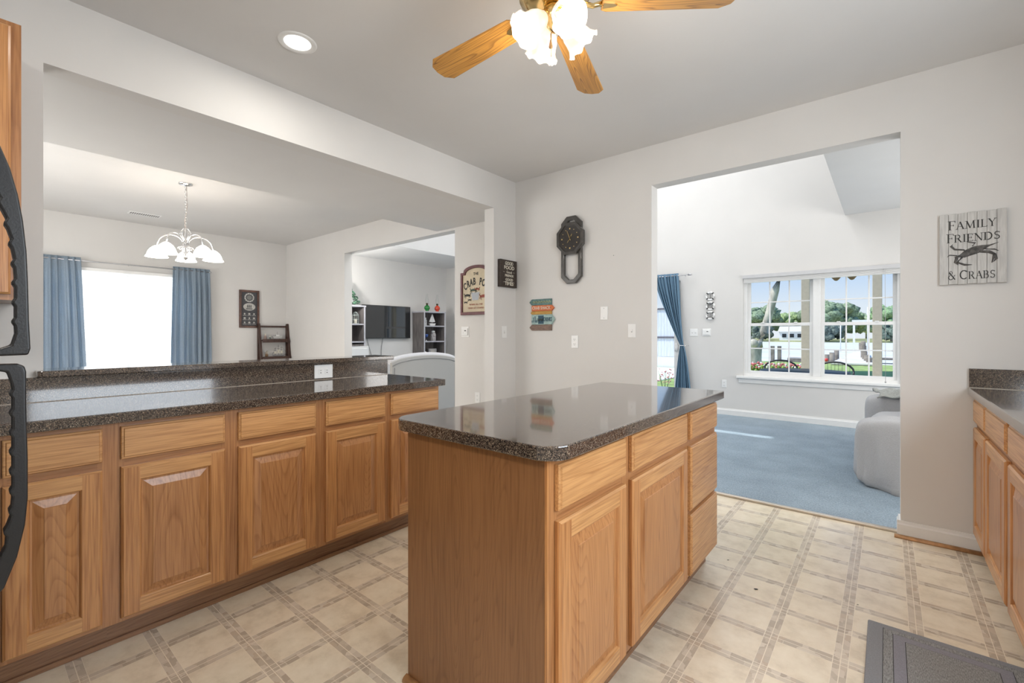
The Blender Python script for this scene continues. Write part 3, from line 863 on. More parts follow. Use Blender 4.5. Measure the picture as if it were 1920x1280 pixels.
# ================================================================== WALL PLATES
def plate(name, label, cat, loc, rz, w=0.072, h=0.116, kind='outlet', group=None):
    t = thing(name, label, cat, loc, rz, group)
    MB().box(-w / 2, w / 2, -0.006, 0, -h / 2, h / 2).build('cover_plate', WHITE, t, bevel=0.003)
    def slots(cx, cz, hor=False):
        m = MB()
        for s in (-1, 1):
            if hor: m.box(cx - 0.005, cx + 0.005, -0.0085, -0.0078, cz + s * 0.007 - 0.0012, cz + s * 0.007 + 0.0012)
            else: m.box(cx + s * 0.007 - 0.0012, cx + s * 0.007 + 0.0012, -0.0085, -0.0078, cz - 0.002, cz + 0.006)
        m.box(cx - 0.002, cx + 0.002, -0.0085, -0.0078, cz - 0.011, cz - 0.007)
        return m
    if kind == 'outlet':
        for s in (-1, 1):
            o = MB().box(-0.017, 0.017, -0.008, -0.005, s * 0.021 - 0.014, s * 0.021 + 0.014).build('socket', WHITE, t, bevel=0.004)
            slots(0, s * 0.021).build('slots', DARKSLOT, o)
    elif kind == 'houtlet':
        for s in (-1, 1):
            o = MB().box(s * 0.021 - 0.014, s * 0.021 + 0.014, -0.008, -0.005, -0.017, 0.017).build('socket', WHITE, t, bevel=0.004)
            slots(s * 0.021, 0, True).build('slots', DARKSLOT, o)
    elif kind == 'switch':
        n = max(1, round(w / 0.072))
        for i in range(n):
            x = (i - (n - 1) / 2) * 0.046
            MB().box(x - 0.005, x + 0.005, -0.014, -0.005, -0.004, 0.012).build('toggle', WHITE, t, bevel=0.001)
            MB().box(x - 0.006, x + 0.006, -0.0066, -0.006, -0.013, -0.005).build('toggle_slot', plain('grey_slot', (0.45, 0.45, 0.45), 0.6), t)
    elif kind == 'blank':
        m = MB()
        m.bm.free()
        for s in (-1, 1): MB().box(-0.003, 0.003, -0.0068, -0.006, s * 0.042 - 0.003, s * 0.042 + 0.003).build('screw', plain('grey_screw', (0.4, 0.4, 0.4), 0.4), t)
    elif kind == 'thermo':
        MB().box(-w / 2 + 0.012, w / 2 - 0.012, -0.018, -0.005, -h / 2 + 0.02, h / 2 - 0.02).build('control_body', WHITE, t, bevel=0.003)
        MB().box(0.002, 0.028, -0.0185, -0.018, 0.008, 0.018).build('display', DARKSLOT, t)
        MB().box(-0.02, -0.012, -0.0185, -0.018, -0.014, -0.008).build('button', plain('grey_button', (0.5, 0.5, 0.5), 0.5), t)
    return t
plate('wall_outlet', 'white outlet on the kitchen wall between the clock and the island', 'outlet', (-2.20, YB, 1.14), 0)
plate('light_switch', 'white switch plate nearest the tall doorway on the kitchen wall', 'light switch', (-1.644, YB, 1.238), 0, kind='switch')
plate('blank_plate', 'white blank cover plate right of and below the black clock', 'blank plate', (-1.902, YB, 1.393), 0, kind='blank')
plate('light_switch', 'white switch plate below the good food sign beside the corner', 'light switch', (XL, 3.39, 1.232), R90, kind='switch')
plate('thermostat', 'white control with small dark display under the crab pot sign', 'thermostat', (-3.62, YB, 1.235), 0, 0.12, 0.118, 'thermo')
plate('wall_outlet', 'white outlet low on the wall stub just above the island top', 'outlet', (-3.43, YB, 0.52), 0)
plate('counter_outlet', 'white outlet set sideways in the dark backsplash', 'outlet', (-2.84, 1.504, 0.967), R90, 0.124, 0.088, 'houtlet')
plate('light_switch', 'white two-switch plate next to the blue curtain in the living room', 'light switch', (-2.314, YF, 1.237), 0, 0.118, 0.115, 'switch')
plate('thermostat', 'white control panel right of the two-switch plate by the living room window', 'thermostat', (-2.123, YF, 1.236), 0, 0.125, 0.115, 'thermo')
plate('wall_outlet', 'white outlet low on the living room wall left of the window', 'outlet', (-1.871, YF, 0.471), 0)

# ================================================================== WALL CLOCK
def oct_(cx, cz, rx, rz_, rot=22.5):
    return [(cx + rx * math.cos(math.radians(rot + 45 * k)), cz + rz_ * math.sin(math.radians(rot + 45 * k))) for k in range(8)]
CLK = plain('dark_grey_lacquer', (0.055, 0.05, 0.045), 0.22, var=0.2, coat=0.5)
t = thing('wall_clock', 'black octagonal pendulum-style wall clock with long open loop below', 'clock', (-2.222, YB, 2.08))
def loop(hw, zt, zb, c):
    return [(-hw + c, zb), (hw - c, zb), (hw, zb + c), (hw, zt - c), (hw - c, zt), (-hw + c, zt), (-hw, zt - c), (-hw, zb + c)]
m = MB()
m.ringframe(loop(0.108, 0.208, -0.408, 0.06), loop(0.074, 0.170, -0.372, 0.05), -0.035, -0.002)
m.build('loop_frame', CLK, t, bevel=0.005)
m = MB()
m.ringframe(oct_(0, 0, 0.152, 0.158), oct_(0, 0, 0.122, 0.128), -0.062, -0.02)
m.build('bezel', CLK, t, bevel=0.006)
m = MB(); m.prism(oct_(0, 0, 0.125, 0.131), -0.052, -0.022); m.build('dial', plain('glossy_black_dial', (0.03, 0.025, 0.022), 0.08, coat=0.6), t)
m = MB()
for k in range(12):
    a = PI / 2 - k * PI / 6; x, z = 0.085 * math.cos(a), 0.088 * math.sin(a)
    s = 0.0035 if k % 3 else 0.006
    m.box(x - s, x + s, -0.0535, -0.052, z - s, z + s)
m.build('hour_marks', BRASS, t)
def hand(ang, L, w, nm):
    m = MB(); m.prism([(-w, -0.02), (w, -0.02), (w * 0.5, L), (-w * 0.5, L)], -0.0555, -0.0545)
    o = m.build(nm, BRASS, t); o.rotation_euler = (0, ang, 0)
hand(math.radians(-22), 0.075, 0.0028, 'minute_hand')
hand(math.radians(-146), 0.045, 0.0035, 'hour_hand')
hand(math.radians(32), 0.045, 0.0035, 'alarm_hand')

# ================================================================== SIGNS
# good food sign on the left wall
t = thing('wall_sign', 'small dark brown block sign reading good food good friends good times', 'wall sign', (XL, 3.42, 1.803), R90)
BRN = plain('dark_brown_board', (0.045, 0.032, 0.025), 0.6, var=0.3, scale=30, stretch=(1, 1, 6))
MB().box(-0.125, 0.125, -0.038, 0, -0.133, 0.133).build('board', BRN, t, bevel=0.002)
for s_, z, sz, sx, b in (('GOOD', 0.098, 0.046, 0.85, 0.0008), ('FOOD', 0.056, 0.050, 1.1, 0.0008), ('Good', 0.013, 0.036, 1.0, 0.0), ('FRIENDS', -0.021, 0.032, 1.05, 0.0006), ('GOOD', -0.061, 0.036, 1.0, 0.0006), ('TIMES', -0.099, 0.048, 1.05, 0.001)):
    text('lettering', s_, sz, CREAM, t, (0.004, -0.0388, z), sx=sx, bold=b)
m = MB()
for s in (-1, 1):
    for zz in (0.014, -0.085): m.box(s * 0.075 - 0.012, s * 0.075 + 0.012, -0.0388, -0.038, zz - 0.001, zz + 0.001)
m.build('flourish', CREAM, t)

# crab shack stacked arrow sign
t = thing('arrow_sign', 'stack of five painted arrow boards with an orange crab shack board', 'wall sign', (-2.566, YB, 1.397))
def arrow(z0, z1, right, m_, nm='board', d=0.014):
    h = (z1 - z0) / 2; zc = (z0 + z1) / 2; c = min(h, 0.035)
    if right: pts = [(-0.115, z0), (0.118, z0), (0.118 + c, zc), (0.118, z1), (-0.115, z1)]
    else: pts = [(0.115, z0), (0.115, z1), (-0.118, z1), (-0.118 - c, zc), (-0.118, z0)]
    return MB().prism(pts, -d, 0).build(nm, m_, t, bevel=0.0015)
TEAL = plain('worn_teal_paint', (0.10, 0.19, 0.18), 0.6, var=0.5, scale=30, stretch=(1, 1, 6))
ORNG = plain('worn_orange_paint', (0.62, 0.16, 0.05), 0.6, var=0.15, scale=30, stretch=(1, 1, 6))
MUST = plain('worn_mustard_paint', (0.48, 0.27, 0.06), 0.6, var=0.2, scale=30, stretch=(1, 1, 6))
AQUA = plain('worn_pale_teal_paint', (0.33, 0.46, 0.44), 0.6, var=0.2, scale=30, stretch=(1, 1, 6))
BRWN = plain('worn_brown_paint', (0.20, 0.13, 0.10), 0.6, var=0.3, scale=30, stretch=(1, 1, 6))
NAVY = plain('navy_paint', (0.02, 0.07, 0.11), 0.6)
arrow(0.092, 0.152, False, TEAL); arrow(0.036, 0.091, True, ORNG, d=0.020); arrow(0.003, 0.035, False, MUST); arrow(-0.094, 0.002, True, AQUA, d=0.020); arrow(-0.152, -0.095, False, BRWN)
text('lettering', 'CRAB SHACK', 0.042, CREAM, t, (0.0, -0.0208, 0.064), sx=0.85, bold=0.0002)
m = MB()
for k in range(7):
    x = -0.09 + k * 0.031
    m.tube([(x - 0.012, -0.0145, 0.112), (x - 0.002, -0.0145, 0.134), (x + 0.008, -0.0145, 0.116), (x + 0.014, -0.0145, 0.128)], 0.0028, 5)
m.build('scroll_pattern', plain('pale_yellow_paint', (0.52, 0.52, 0.26), 0.6), t)
MB().box(-0.035, 0.030, -0.0208, -0.020, -0.088, -0.008).build('navy_patch', NAVY, t)
text('lettering', 'DRINKS', 0.055, NAVY, t, (0.078, -0.0208, -0.047), sx=0.50, bold=0.0008)
m = MB()
for x, h in ((-0.108, 0.02), (-0.092, 0.05), (-0.072, 0.06), (-0.060, 0.022), (-0.048, 0.03)): m.box(x - 0.004, x + 0.004, -0.0208, -0.02, -0.075, -0.075 + h)
m.build('bottle_marks', NAVY, t)
def crab(parent, m_, cx, cz, s, y, front):
    m = MB()
    body = [(cx + s * 0.5 * math.cos(a) * (1 if abs(math.cos(a)) < 0.9 else 1.15), cz + s * (0.20 if math.sin(a) > 0 else 0.13) * math.sin(a)) for a in [2 * PI * k / 20 for k in range(20)]]
    m.prism(body, y - 0.0010, y)
    for sd in (-1, 1):
        for k in range(3):
            a = cx + sd * s * (0.22 + 0.1 * k); yy = y - 0.0006
            m.tube([(a, yy, cz - s * 0.06), (a + sd * s * (0.12 + 0.05 * k), yy, cz - s * (0.20 - 0.03 * k)), (a + sd * s * (0.03 + 0.04 * k), yy, cz - s * (0.42 - 0.06 * k))], [s * 0.035, s * 0.028, s * 0.008], 5)
        m.tube([(cx + sd * s * 0.40, y - 0.0006, cz + s * 0.04), (cx + sd * s * 0.62, y - 0.0006, cz + s * 0.16), (cx + sd * s * 0.48, y - 0.0006, cz + s * 0.34)], [s * 0.04, s * 0.05, s * 0.012], 6)
        m.tube([(cx + sd * s * 0.60, y - 0.0006, cz + s * 0.16), (cx + sd * s * 0.66, y - 0.0006, cz + s * 0.34)], [s * 0.04, s * 0.008], 6)
    return m.build('crab_picture', m_, parent)
crab(t, plain('dark_green_paint', (0.02, 0.03, 0.02), 0.6), -0.008, -0.05, 0.05, -0.0212, 0)

# crab pot sign on the wall stub
t = thing('crab_pot_sign', 'arch-topped maroon framed crab pot sign half hidden behind the pier', 'wall sign', (-3.437, YB, 1.42))
def arch(hw, z0, zs, zt, n=14):
    sh = 0.055 * hw / 0.267
    pts = [(-hw, z0), (hw, z0), (hw, zs), (hw - sh, zs)]
    r = hw - sh
    for k in range(1, n): 
        a = PI * k / n; pts.append((r * math.cos(a), zs + 0.01 + (zt - zs - 0.01) * math.sin(a)))
    return pts + [(-hw + sh, zs), (-hw, zs)]
m = MB(); m.prism(arch(0.218, 0.01, 0.455, 0.525), -0.020, -0.002); m.build('picture', GOLDP, t)
m = MB(); m.ringframe(arch(0.230, 0, 0.468, 0.540), arch(0.200, 0.032, 0.440, 0.508), -0.034, 0); m.build('frame', MAROON, t, bevel=0.004)
text('lettering', 'THE', 0.042, INK, t, (0.0, -0.0212, 0.445), bold=0.001)
for i, ch in enumerate('CRAB POT'):
    u = (i - 3.5) / 3.5
    text('lettering', ch, 0.105, INK, t, (u * 0.162, -0.0212, 0.362 - 0.050 * u * u), sx=0.62, bold=0.0035, roll=0.30 * u)
text('lettering', 'WHERE ALL THE', 0.027, REDBR, t, (0.0, -0.0212, 0.112))
text('lettering', 'CRABS GET STEAMED', 0.025, REDBR, t, (0.0, -0.0212, 0.074))
m = MB()
m.prism([(-0.055, 0.16), (0.035, 0.16), (0.055, 0.245), (-0.075, 0.245)], -0.0212, -0.020)
m.build('pot_picture', plain('pale_blue_pot', (0.42, 0.45, 0.50), 0.5), t)
crab(t, INK, -0.130, 0.215, 0.080, -0.0204, 0); crab(t, INK, -0.095, 0.165, 0.045, -0.0204, 0); crab(t, INK, -0.155, 0.140, 0.045, -0.0204, 0)
crab(t, plain('dark_green_crab', (0.05, 0.08, 0.06), 0.6), -0.035, 0.268, 0.085, -0.0216, 0); crab(t, REDBR, 0.02, 0.278, 0.06, -0.0218, 0); crab(t, REDBR, 0.115, 0.195, 0.10, -0.0204, 0)

# family friends & crabs board
t = thing('plank_sign', 'whitewashed plank sign reading family friends and crabs with a blue crab drawing', 'wall sign', (0.364, YB, 1.687))
WP = plain('whitewashed_planks', (0.56, 0.55, 0.53), 0.75, var=0.12, scale=14, stretch=(6, 6, 0.7))
for k in range(7):
    x0 = -0.132 + k * 0.264 / 7
    MB().box(x0 + 0.0006, x0 + 0.264 / 7 - 0.0006, -0.022, -0.004, -0.199 + 0.002 * (k % 2), 0.199 - 0.0015 * (k % 3)).build('plank', WP, t, bevel=0.0015)
MB().box(-0.125, 0.125, -0.006, 0, -0.19, 0.19).build('backing_board', plain('dark_backing', (0.12, 0.11, 0.10), 0.8), t)
# serif capitals drawn as strokes: (x0,y0,x1,y1,width) in a unit cell, serif bars at (x,y), arcs (cx,cy,rx,ry,a0,a1,width)
TK, TN = 0.13, 0.055
SER = {
 'F': (0.55, [(0.12, 0, 0.12, 1, TK), (0.12, 0.97, 0.55, 0.97, TN), (0.12, 0.5, 0.42, 0.5, TN), (0.54, 0.80, 0.54, 0.97, TN), (0.42, 0.40, 0.42, 0.60, TN)], [(0.12, 0), (0.06, 1)], []),
 'A': (0.80, [(0.08, 0, 0.40, 1, TN), (0.40, 1, 0.72, 0, TK), (0.20, 0.36, 0.60, 0.36, TN)], [(0.08, 0), (0.72, 0)], []),
 'M': (0.98, [(0.12, 0, 0.16, 1, TN), (0.16, 1, 0.48, 0.05, TK), (0.48, 0.05, 0.80, 1, TN), (0.80, 1, 0.86, 0, TK)], [(0.12, 0), (0.86, 0), (0.10, 1), (0.86, 1)], []),
 'I': (0.34, [(0.17, 0, 0.17, 1, TK)], [(0.17, 0), (0.17, 1)], []),
 'L': (0.58, [(0.12, 0, 0.12, 1, TK), (0.12, 0.03, 0.54, 0.03, TN), (0.54, 0.0, 0.56, 0.20, TN)], [(0.12, 1), (0.06, 0)], []),
 'Y': (0.74, [(0.08, 1, 0.37, 0.5, TK), (0.37, 0.5, 0.66, 1, TN), (0.37, 0, 0.37, 0.5, TK)], [(0.37, 0), (0.08, 1), (0.66, 1)], []),
 'R': (0.74, [(0.12, 0, 0.12, 1, TK), (0.12, 0.97, 0.34, 0.97, TN), (0.12, 0.5, 0.34, 0.5, TN), (0.36, 0.5, 0.68, 0.0, TK)], [(0.12, 0), (0.06, 1), (0.70, 0)], [(0.34, 0.735, 0.21, 0.235, -90, 90, TK * 0.85)]),
 'E': (0.60, [(0.12, 0, 0.12, 1, TK), (0.12, 0.97, 0.54, 0.97, TN), (0.12, 0.5, 0.44, 0.5, TN), (0.12, 0.03, 0.56, 0.03, TN), (0.54, 0.80, 0.54, 0.97, TN), (0.57, 0.0, 0.57, 0.20, TN), (0.44, 0.40, 0.44, 0.60, TN)], [(0.06, 0), (0.06, 1)], []),
 'N': (0.86, [(0.12, 0, 0.12, 1, TN), (0.12, 1, 0.74, 0, TK), (0.74, 0, 0.74, 1, TN)], [(0.12, 0), (0.08, 1), (0.74, 1)], []),
 'D': (0.84, [(0.12, 0, 0.12, 1, TK), (0.12, 0.97, 0.36, 0.97, TN), (0.12, 0.03, 0.36, 0.03, TN)], [(0.06, 0), (0.06, 1)], [(0.36, 0.5, 0.38, 0.47, -90, 90, TK)]),
 'S': (0.58, [(0.52, 0.78, 0.52, 0.97, TN), (0.08, 0.03, 0.08, 0.24, TN)], [], [(0.30, 0.74, 0.20, 0.23, 40, 270, TK * 0.8), (0.30, 0.27, 0.22, 0.24, -150, 90, TK * 0.8)]),
 'C': (0.82, [(0.74, 0.76, 0.74, 0.95, TN)], [], [(0.44, 0.5, 0.37, 0.47, 45, 315, TK)]),
 'B': (0.68, [(0.12, 0, 0.12, 1, TK), (0.12, 0.97, 0.34, 0.97, TN), (0.12, 0.52, 0.36, 0.52, TN), (0.12, 0.03, 0.36, 0.03, TN)], [(0.06, 0), (0.06, 1)], [(0.33, 0.745, 0.19, 0.225, -90, 90, TK * 0.85), (0.36, 0.275, 0.22, 0.245, -90, 90, TK * 0.85)]),
 '&': (0.84, [(0.18, 0.82, 0.74, 0.02, TK), (0.60, 0.50, 0.78, 0.50, TN), (0.70, 0.48, 0.52, 0.10, TN)], [], [(0.32, 0.76, 0.15, 0.20, -40, 230, TN * 1.3), (0.32, 0.26, 0.23, 0.24, 95, 330, TK * 0.8)]),
}
def serif_text(body, x_mid, z0, width, h, parent, y):
    tot = 0; cells = []
    for k, ch in enumerate(body):
        big = 1.2 if (k == 0 or (body[0] == '&' and ch == 'C')) else 1.0
        if ch == ' ': tot += 0.35; continue
        cells.append((ch, tot, big)); tot += SER[ch][0] * big + 0.09
    sx = width / tot; m = MB(); yy = [0.0]
    def quad(p, q, w):
        yy[0] += 0.00002
        d = Vector((q[0] - p[0], q[1] - p[1])); n_ = Vector((-d.y, d.x)).normalized() * w / 2
        m.face([(a[0], y - yy[0], a[1]) for a in ((p[0] + n_.x, p[1] + n_.y), (q[0] + n_.x, q[1] + n_.y), (q[0] - n_.x, q[1] - n_.y), (p[0] - n_.x, p[1] - n_.y))])
    for ch, off, big in cells:
        wd_, st, sf, ar = SER[ch]
        def P(x, z): return (x_mid - width / 2 + (off + x * big) * sx, z0 + z * h * big)
        for x0, a0, x1, a1, w_ in st: quad(P(x0, a0), P(x1, a1), w_ * sx * big)
        for x, z in sf: quad(P(x - 0.13, 0.02 if z == 0 else 0.98), P(x + 0.13, 0.02 if z == 0 else 0.98), TN * sx)
        for cx_, cz_, rx_, rz_, a0, a1, w_ in ar:
            pts = [P(cx_ + rx_ * math.cos(math.radians(a0 + (a1 - a0) * j / 10)), cz_ + rz_ * math.sin(math.radians(a0 + (a1 - a0) * j / 10))) for j in range(11)]
            for p, q in zip(pts, pts[1:]): quad(p, q, w_ * sx * big)
    return m.build('lettering', INK, parent, fix=False)
serif_text('FAMILY', 0.0, 0.108, 0.190, 0.042, t, -0.0225)
serif_text('FRIENDS', 0.004, 0.036, 0.210, 0.042, t, -0.0225)
serif_text('& CRABS', -0.004, -0.172, 0.188, 0.042, t, -0.0225)
crab_ink = plain('grey_crab_ink', (0.09, 0.085, 0.08), 0.7, var=0.5, scale=60)
m = MB()
m.prism([(-0.075, -0.045), (-0.03, -0.052), (0.03, -0.030), (0.052, -0.010), (0.078, 0.008), (0.04, 0.010), (0.005, 0.006), (-0.03, -0.012), (-0.05, -0.035)], -0.0236, -0.0222)
Y_ = -0.0228
for p, r in (([(0.07, 0.006, 0), (0.10, 0.018, 0)], (0.004, 0.001)),
             ([(-0.06, -0.045, 0), (-0.068, -0.075, 0), (-0.055, -0.09, 0)], (0.007, 0.006, 0.002)),
             ([(-0.04, -0.05, 0), (-0.06, -0.075, 0), (-0.03, -0.092, 0), (0.0, -0.094, 0)], (0.005, 0.006, 0.006, 0.001)),
             ([(0.03, -0.025, 0), (0.065, -0.030, 0), (0.085, -0.045, 0), (0.075, -0.09, 0)], (0.006, 0.009, 0.008, 0.002)),
             ([(0.085, -0.045, 0), (0.092, -0.07, 0), (0.08, -0.088, 0)], (0.007, 0.006, 0.001)),
             ([(0.04, -0.012, 0), (0.085, -0.018, 0), (0.10, -0.028, 0)], (0.002, 0.004, 0.001)),
             ([(-0.03, -0.010, 0), (-0.07, -0.002, 0), (-0.085, 0.018, 0), (-0.078, 0.026, 0)], (0.004, 0.005, 0.006, 0.002)),
             ([(-0.06, -0.038, 0), (-0.09, -0.032, 0), (-0.10, -0.042, 0)], (0.003, 0.003, 0.001)),
             ([(0.0, 0.008, 0), (0.012, 0.024, 0), (-0.02, 0.034, 0)], (0.003, 0.005, 0.002))):
    m.tube([(q[0] , Y_, q[1]) for q in p], list(r), 6)
m.build('crab_drawing', crab_ink, t)
MB().tube([(-1.81, YB, 1.885), (-1.81, YB - 0.012, 1.887)], 0.0022, 6).build('nail', plain('steel_nail', (0.3, 0.3, 0.3), 0.4, 0.8))
tag(bpy.data.objects['nail'], 'tiny nail left in the wall right of the clock', 'nail')

# ================================================================== REFRIGERATOR
t = thing('refrigerator', 'refrigerator at the left edge with ribbed black door handles', 'refrigerator', (-1.62, -0.39, 0))
FR = plain('black_fridge_enamel', (0.03, 0.03, 0.032), 0.35, bump=0.05, scale=200)
MB().box(-0.37, 0.37, -0.34, 0.32, 0.02, 1.70).build('body', FR, t, bevel=0.01)
MB().box(-0.37, 0.37, 0.325, 0.375, 1.165, 1.70).build('freezer_door', FR, t, bevel=0.012)
MB().box(-0.37, 0.37, 0.325, 0.375, 0.09, 1.155).build('refrigerator_door', FR, t, bevel=0.012)
up_o = [(-0.015, 1.60), (0.020, 1.585), (0.044, 1.552), (0.056, 1.515), (0.066, 1.468), (0.0725, 1.42), (0.077, 1.365), (0.079, 1.297), (0.080, 1.236), (0.082, 1.183), (0.079, 1.171), (-0.015, 1.169)]
up_i = [(-0.015, 1.183), (0.044, 1.184), (0.057, 1.190), (0.062, 1.211)]
ribs = []
z = 1.225
while z < 1.50:
    y = 0.0615 if z < 1.30 else 0.0615 - 0.55 * (z - 1.30) ** 2 * 1.6
    ribs += [(y, z), (y - 0.003, z + 0.006), (y - 0.003, z + 0.010), (y, z + 0.016)]
    z += 0.036
up_i += ribs + [(0.030, 1.535), (0.005, 1.560), (-0.015, 1.570)]
lo_o = [(-0.015, 1.157), (0.066, 1.155), (0.074, 1.151), (0.0765, 1.140), (0.0765, 1.076), (0.0785, 0.975), (0.0785, 0.904), (0.075, 0.855), (0.065, 0.799), (0.049, 0.748), (0.020, 0.715), (-0.015, 0.70)]
ribs = []
z = 0.84
while z < 1.10:
    y = 0.0585 - max(0, 0.90 - z) ** 2 * 2
    ribs += [(y, z), (y - 0.003, z + 0.006), (y - 0.003, z + 0.010), (y, z + 0.016)]
    z += 0.036
lo_i = [(-0.015, 0.745), (0.010, 0.752), (0.036, 0.785), (0.050, 0.82)] + ribs + [(0.0575, 1.118), (0.052, 1.140), (0.035, 1.145), (-0.015, 1.146)]
for nm, o_, i_ in (('handle', up_o, up_i), ('handle', lo_o, lo_i)):
    m = MB(); m.prism([(y + 0.39, z) for y, z in o_ + i_], 0.352, 0.384, 'X'); m.build(nm, BLACKP, t, bevel=0.0035, seg=3)

# ================================================================== FLOOR MAT
t = thing('anti_fatigue_mat', 'grey cushioned kitchen mat with bordered panels at the lower right', 'floor mat', (0.182, 2.03, 0.0))
def matm(c, n_): return plain(n_, c, 0.55, var=0.12, scale=260, bump=0.25)
MB().box(-0.243, 0.243, -0.40, 0.40, 0.0, 0.012).build('cushion_base', matm((0.23, 0.235, 0.25), 'grey_mat_border'), t, bevel=0.009, seg=3)
WV = plain('woven_mat_texture', (0.25, 0.25, 0.245), 0.6, var=0.35, scale=260, bump=0.3, stretch=(1.6, 0.3, 1))
GRV = plain('mat_groove', (0.02, 0.02, 0.02), 0.8)
MB().box(-0.194, 0.194, -0.365, 0.365, 0.0115, 0.0125).build('outer_groove', GRV, t)
MB().box(-0.192, 0.192, -0.363, 0.363, 0.0125, 0.0132).build('woven_band', WV, t)
MB().box(-0.164, 0.164, -0.338, 0.338, 0.0132, 0.0136).build('middle_groove', GRV, t)
MB().box(-0.162, 0.162, -0.336, 0.336, 0.0136, 0.0142).build('inner_border', matm((0.24, 0.235, 0.27), 'grey_mat_inner'), t)
MB().box(-0.127, 0.127, -0.301, 0.301, 0.0142, 0.0146).build('inner_groove', GRV, t)
MB().box(-0.125, 0.125, -0.299, 0.299, 0.0146, 0.0152).build('woven_centre', WV, t)
for (x, y, s) in ((-0.478, 2.395, 0.009), (-0.655, 2.612, 0.005), (-0.10, 2.55, 0.004)):
    m = MB(); m.ball((0, 0, s * 0.3), s, sub=1, sc=(1.2, 0.5, 0.3))
    o = m.build('floor_crumb', DARKSLOT, loc=(x, y, 0), rot=(0, 0, 0.5)); tag(o, {0.009: 'largest dark crumb on the pale floor right of the island', 0.005: 'small dark crumb near the island corner', 0.004: 'tiny dark crumb between doorway and mat'}[s], 'crumb')
# ================================================================== CURTAINS
def curtain_mesh(rows, nx=90, amp=0.025, folds=9, seedp=0.0, axis='Y'):
    """rows: (z, a, b, amp_scale); cloth spans a..b along axis"""
    m = MB(); G = []
    for z, a, b, s in rows:
        R = []
        for i in range(nx + 1):
            u = i / nx
            ph = 2 * PI * folds * u + seedp
            d = amp * s * (math.sin(ph + 0.5 * math.sin(ph * 0.37 + z * 0.8)) + 0.35 * math.sin(2.3 * ph + z * 1.7))
            p = a + (b - a) * u + 0.004 * math.sin(ph * 0.5)
            R.append(m.bm.verts.new((d, p, z) if axis == 'Y' else (p, d, z)))
        G.append(R)
    for A, B in zip(G, G[1:]):
        for i in range(nx):
            f = m.bm.faces.new((A[i], A[i + 1], B[i + 1], B[i])); f.smooth = True
    return m
ROD = plain('brushed_steel_rod', (0.55, 0.55, 0.57), 0.3, 0.9)
t = thing('curtain_rod', 'thin steel curtain rod above the dining window', 'curtain rod', (XD + 0.09, 1.45, 2.145))
MB().tube([(0, -1.03, 0), (0, 0.93, 0)], 0.008, 10).build('rod', ROD, t)
m = MB(); m.ball((0, 0.945, 0), 0.018); m.ball((0, -1.045, 0), 0.018); m.build('finial', ROD, t)
m = MB()
for y in (-0.93, 0.90, 0.0): m.tube([(-0.09, y, 0), (0, y, 0)], 0.005, 6); 
m.build('bracket', ROD, t)
def rows(zt, zb, a0, b0, a1, b1, n=26):
    R = []
    for k in range(n + 1):
        u = k / n; z = zt + (zb - zt) * u
        s = 0.35 + 0.65 * min(1, u * 5) if u > 0.03 else 0.3
        R.append((z, a0 + (a1 - a0) * u, b0 + (b1 - b0) * u, s))
    return R
o = curtain_mesh(rows(0.04, -1.96, -0.92, -0.49, -0.98, -0.415), folds=6, seedp=1.0, amp=0.026).build('curtain', CURT, loc=(XD + 0.09, 1.45, 2.145), solid=0.0015, fix=False)
tag(o, 'dusty blue curtain panel at the left side of the dining window', 'curtain')
o = curtain_mesh(rows(0.04, -1.96, 0.475, 0.945, 0.43, 0.975), folds=7, seedp=2.2, amp=0.026).build('curtain', CURT, loc=(XD + 0.09, 1.45, 2.145), solid=0.0015, fix=False)
tag(o, 'dusty blue curtain panel at the right side of the dining window', 'curtain')

t = thing('curtain_rod', 'steel curtain rod over the patio door', 'curtain rod', (-3.3, YF - 0.09, 2.13))
MB().tube([(-1.3, 0, 0), (0.95, 0, 0)], 0.009, 10).build('rod', ROD, t)
m = MB(); m.tube([(0.93, 0, 0), (0.985, 0, 0)], 0.014, 12); m.build('finial', ROD, t)
m = MB(); m.tube([(0.86, 0.09, 0), (0.86, 0, 0)], 0.006, 6); m.tube([(-1.2, 0.09, 0), (-1.2, 0, 0)], 0.006, 6); m.build('bracket', ROD, t)
# tied-back curtain: straight right edge, left edge swept to the tieback
R = []
zt, zk, zb = 2.165, 1.03, 0.03
for k in range(41):
    u = k / 40; z = zt + (zb - zt) * u
    if z > zk:
        v = (zt - z) / (zt - zk)
        a = -2.93 + 0.435 * (v ** 1.25) if v > 0.12 else -2.93 + 0.435 * (0.12 ** 1.25) * v / 0.12
        b = -2.525 + 0.04 * math.sin(PI * v * 0.5) + 0.045 * v ** 4
        s = 0.5 + 0.5 * min(1, v * 3) - 0.55 * v ** 3
    else:
        v = (zk - z) / (zk - zb)
        a = -2.495 - 0.12 * v ** 0.7; b = -2.44 + 0.14 * v ** 0.7
        s = 0.45 + 0.5 * v
    R.append((z, a, b, s))
o = curtain_mesh(R, nx=110, amp=0.028, folds=8, seedp=0.4, axis='X').build('curtain', CURT2, loc=(0, YF - 0.09, 0), solid=0.0015, fix=False)
tag(o, 'blue curtain tied back beside the patio door in the living room', 'curtain')
t = thing('curtain_tieback', 'small chrome tieback hook holding the blue living room curtain', 'tieback', (-2.44, YF, 1.03))
m = MB(); m.tube([(0.05, 0, 0), (0.05, -0.07, 0), (0.0, -0.125, 0), (-0.06, -0.125, 0.004), (-0.075, -0.09, 0.004)], 0.005, 8); m.build('hook', CHROME, t)

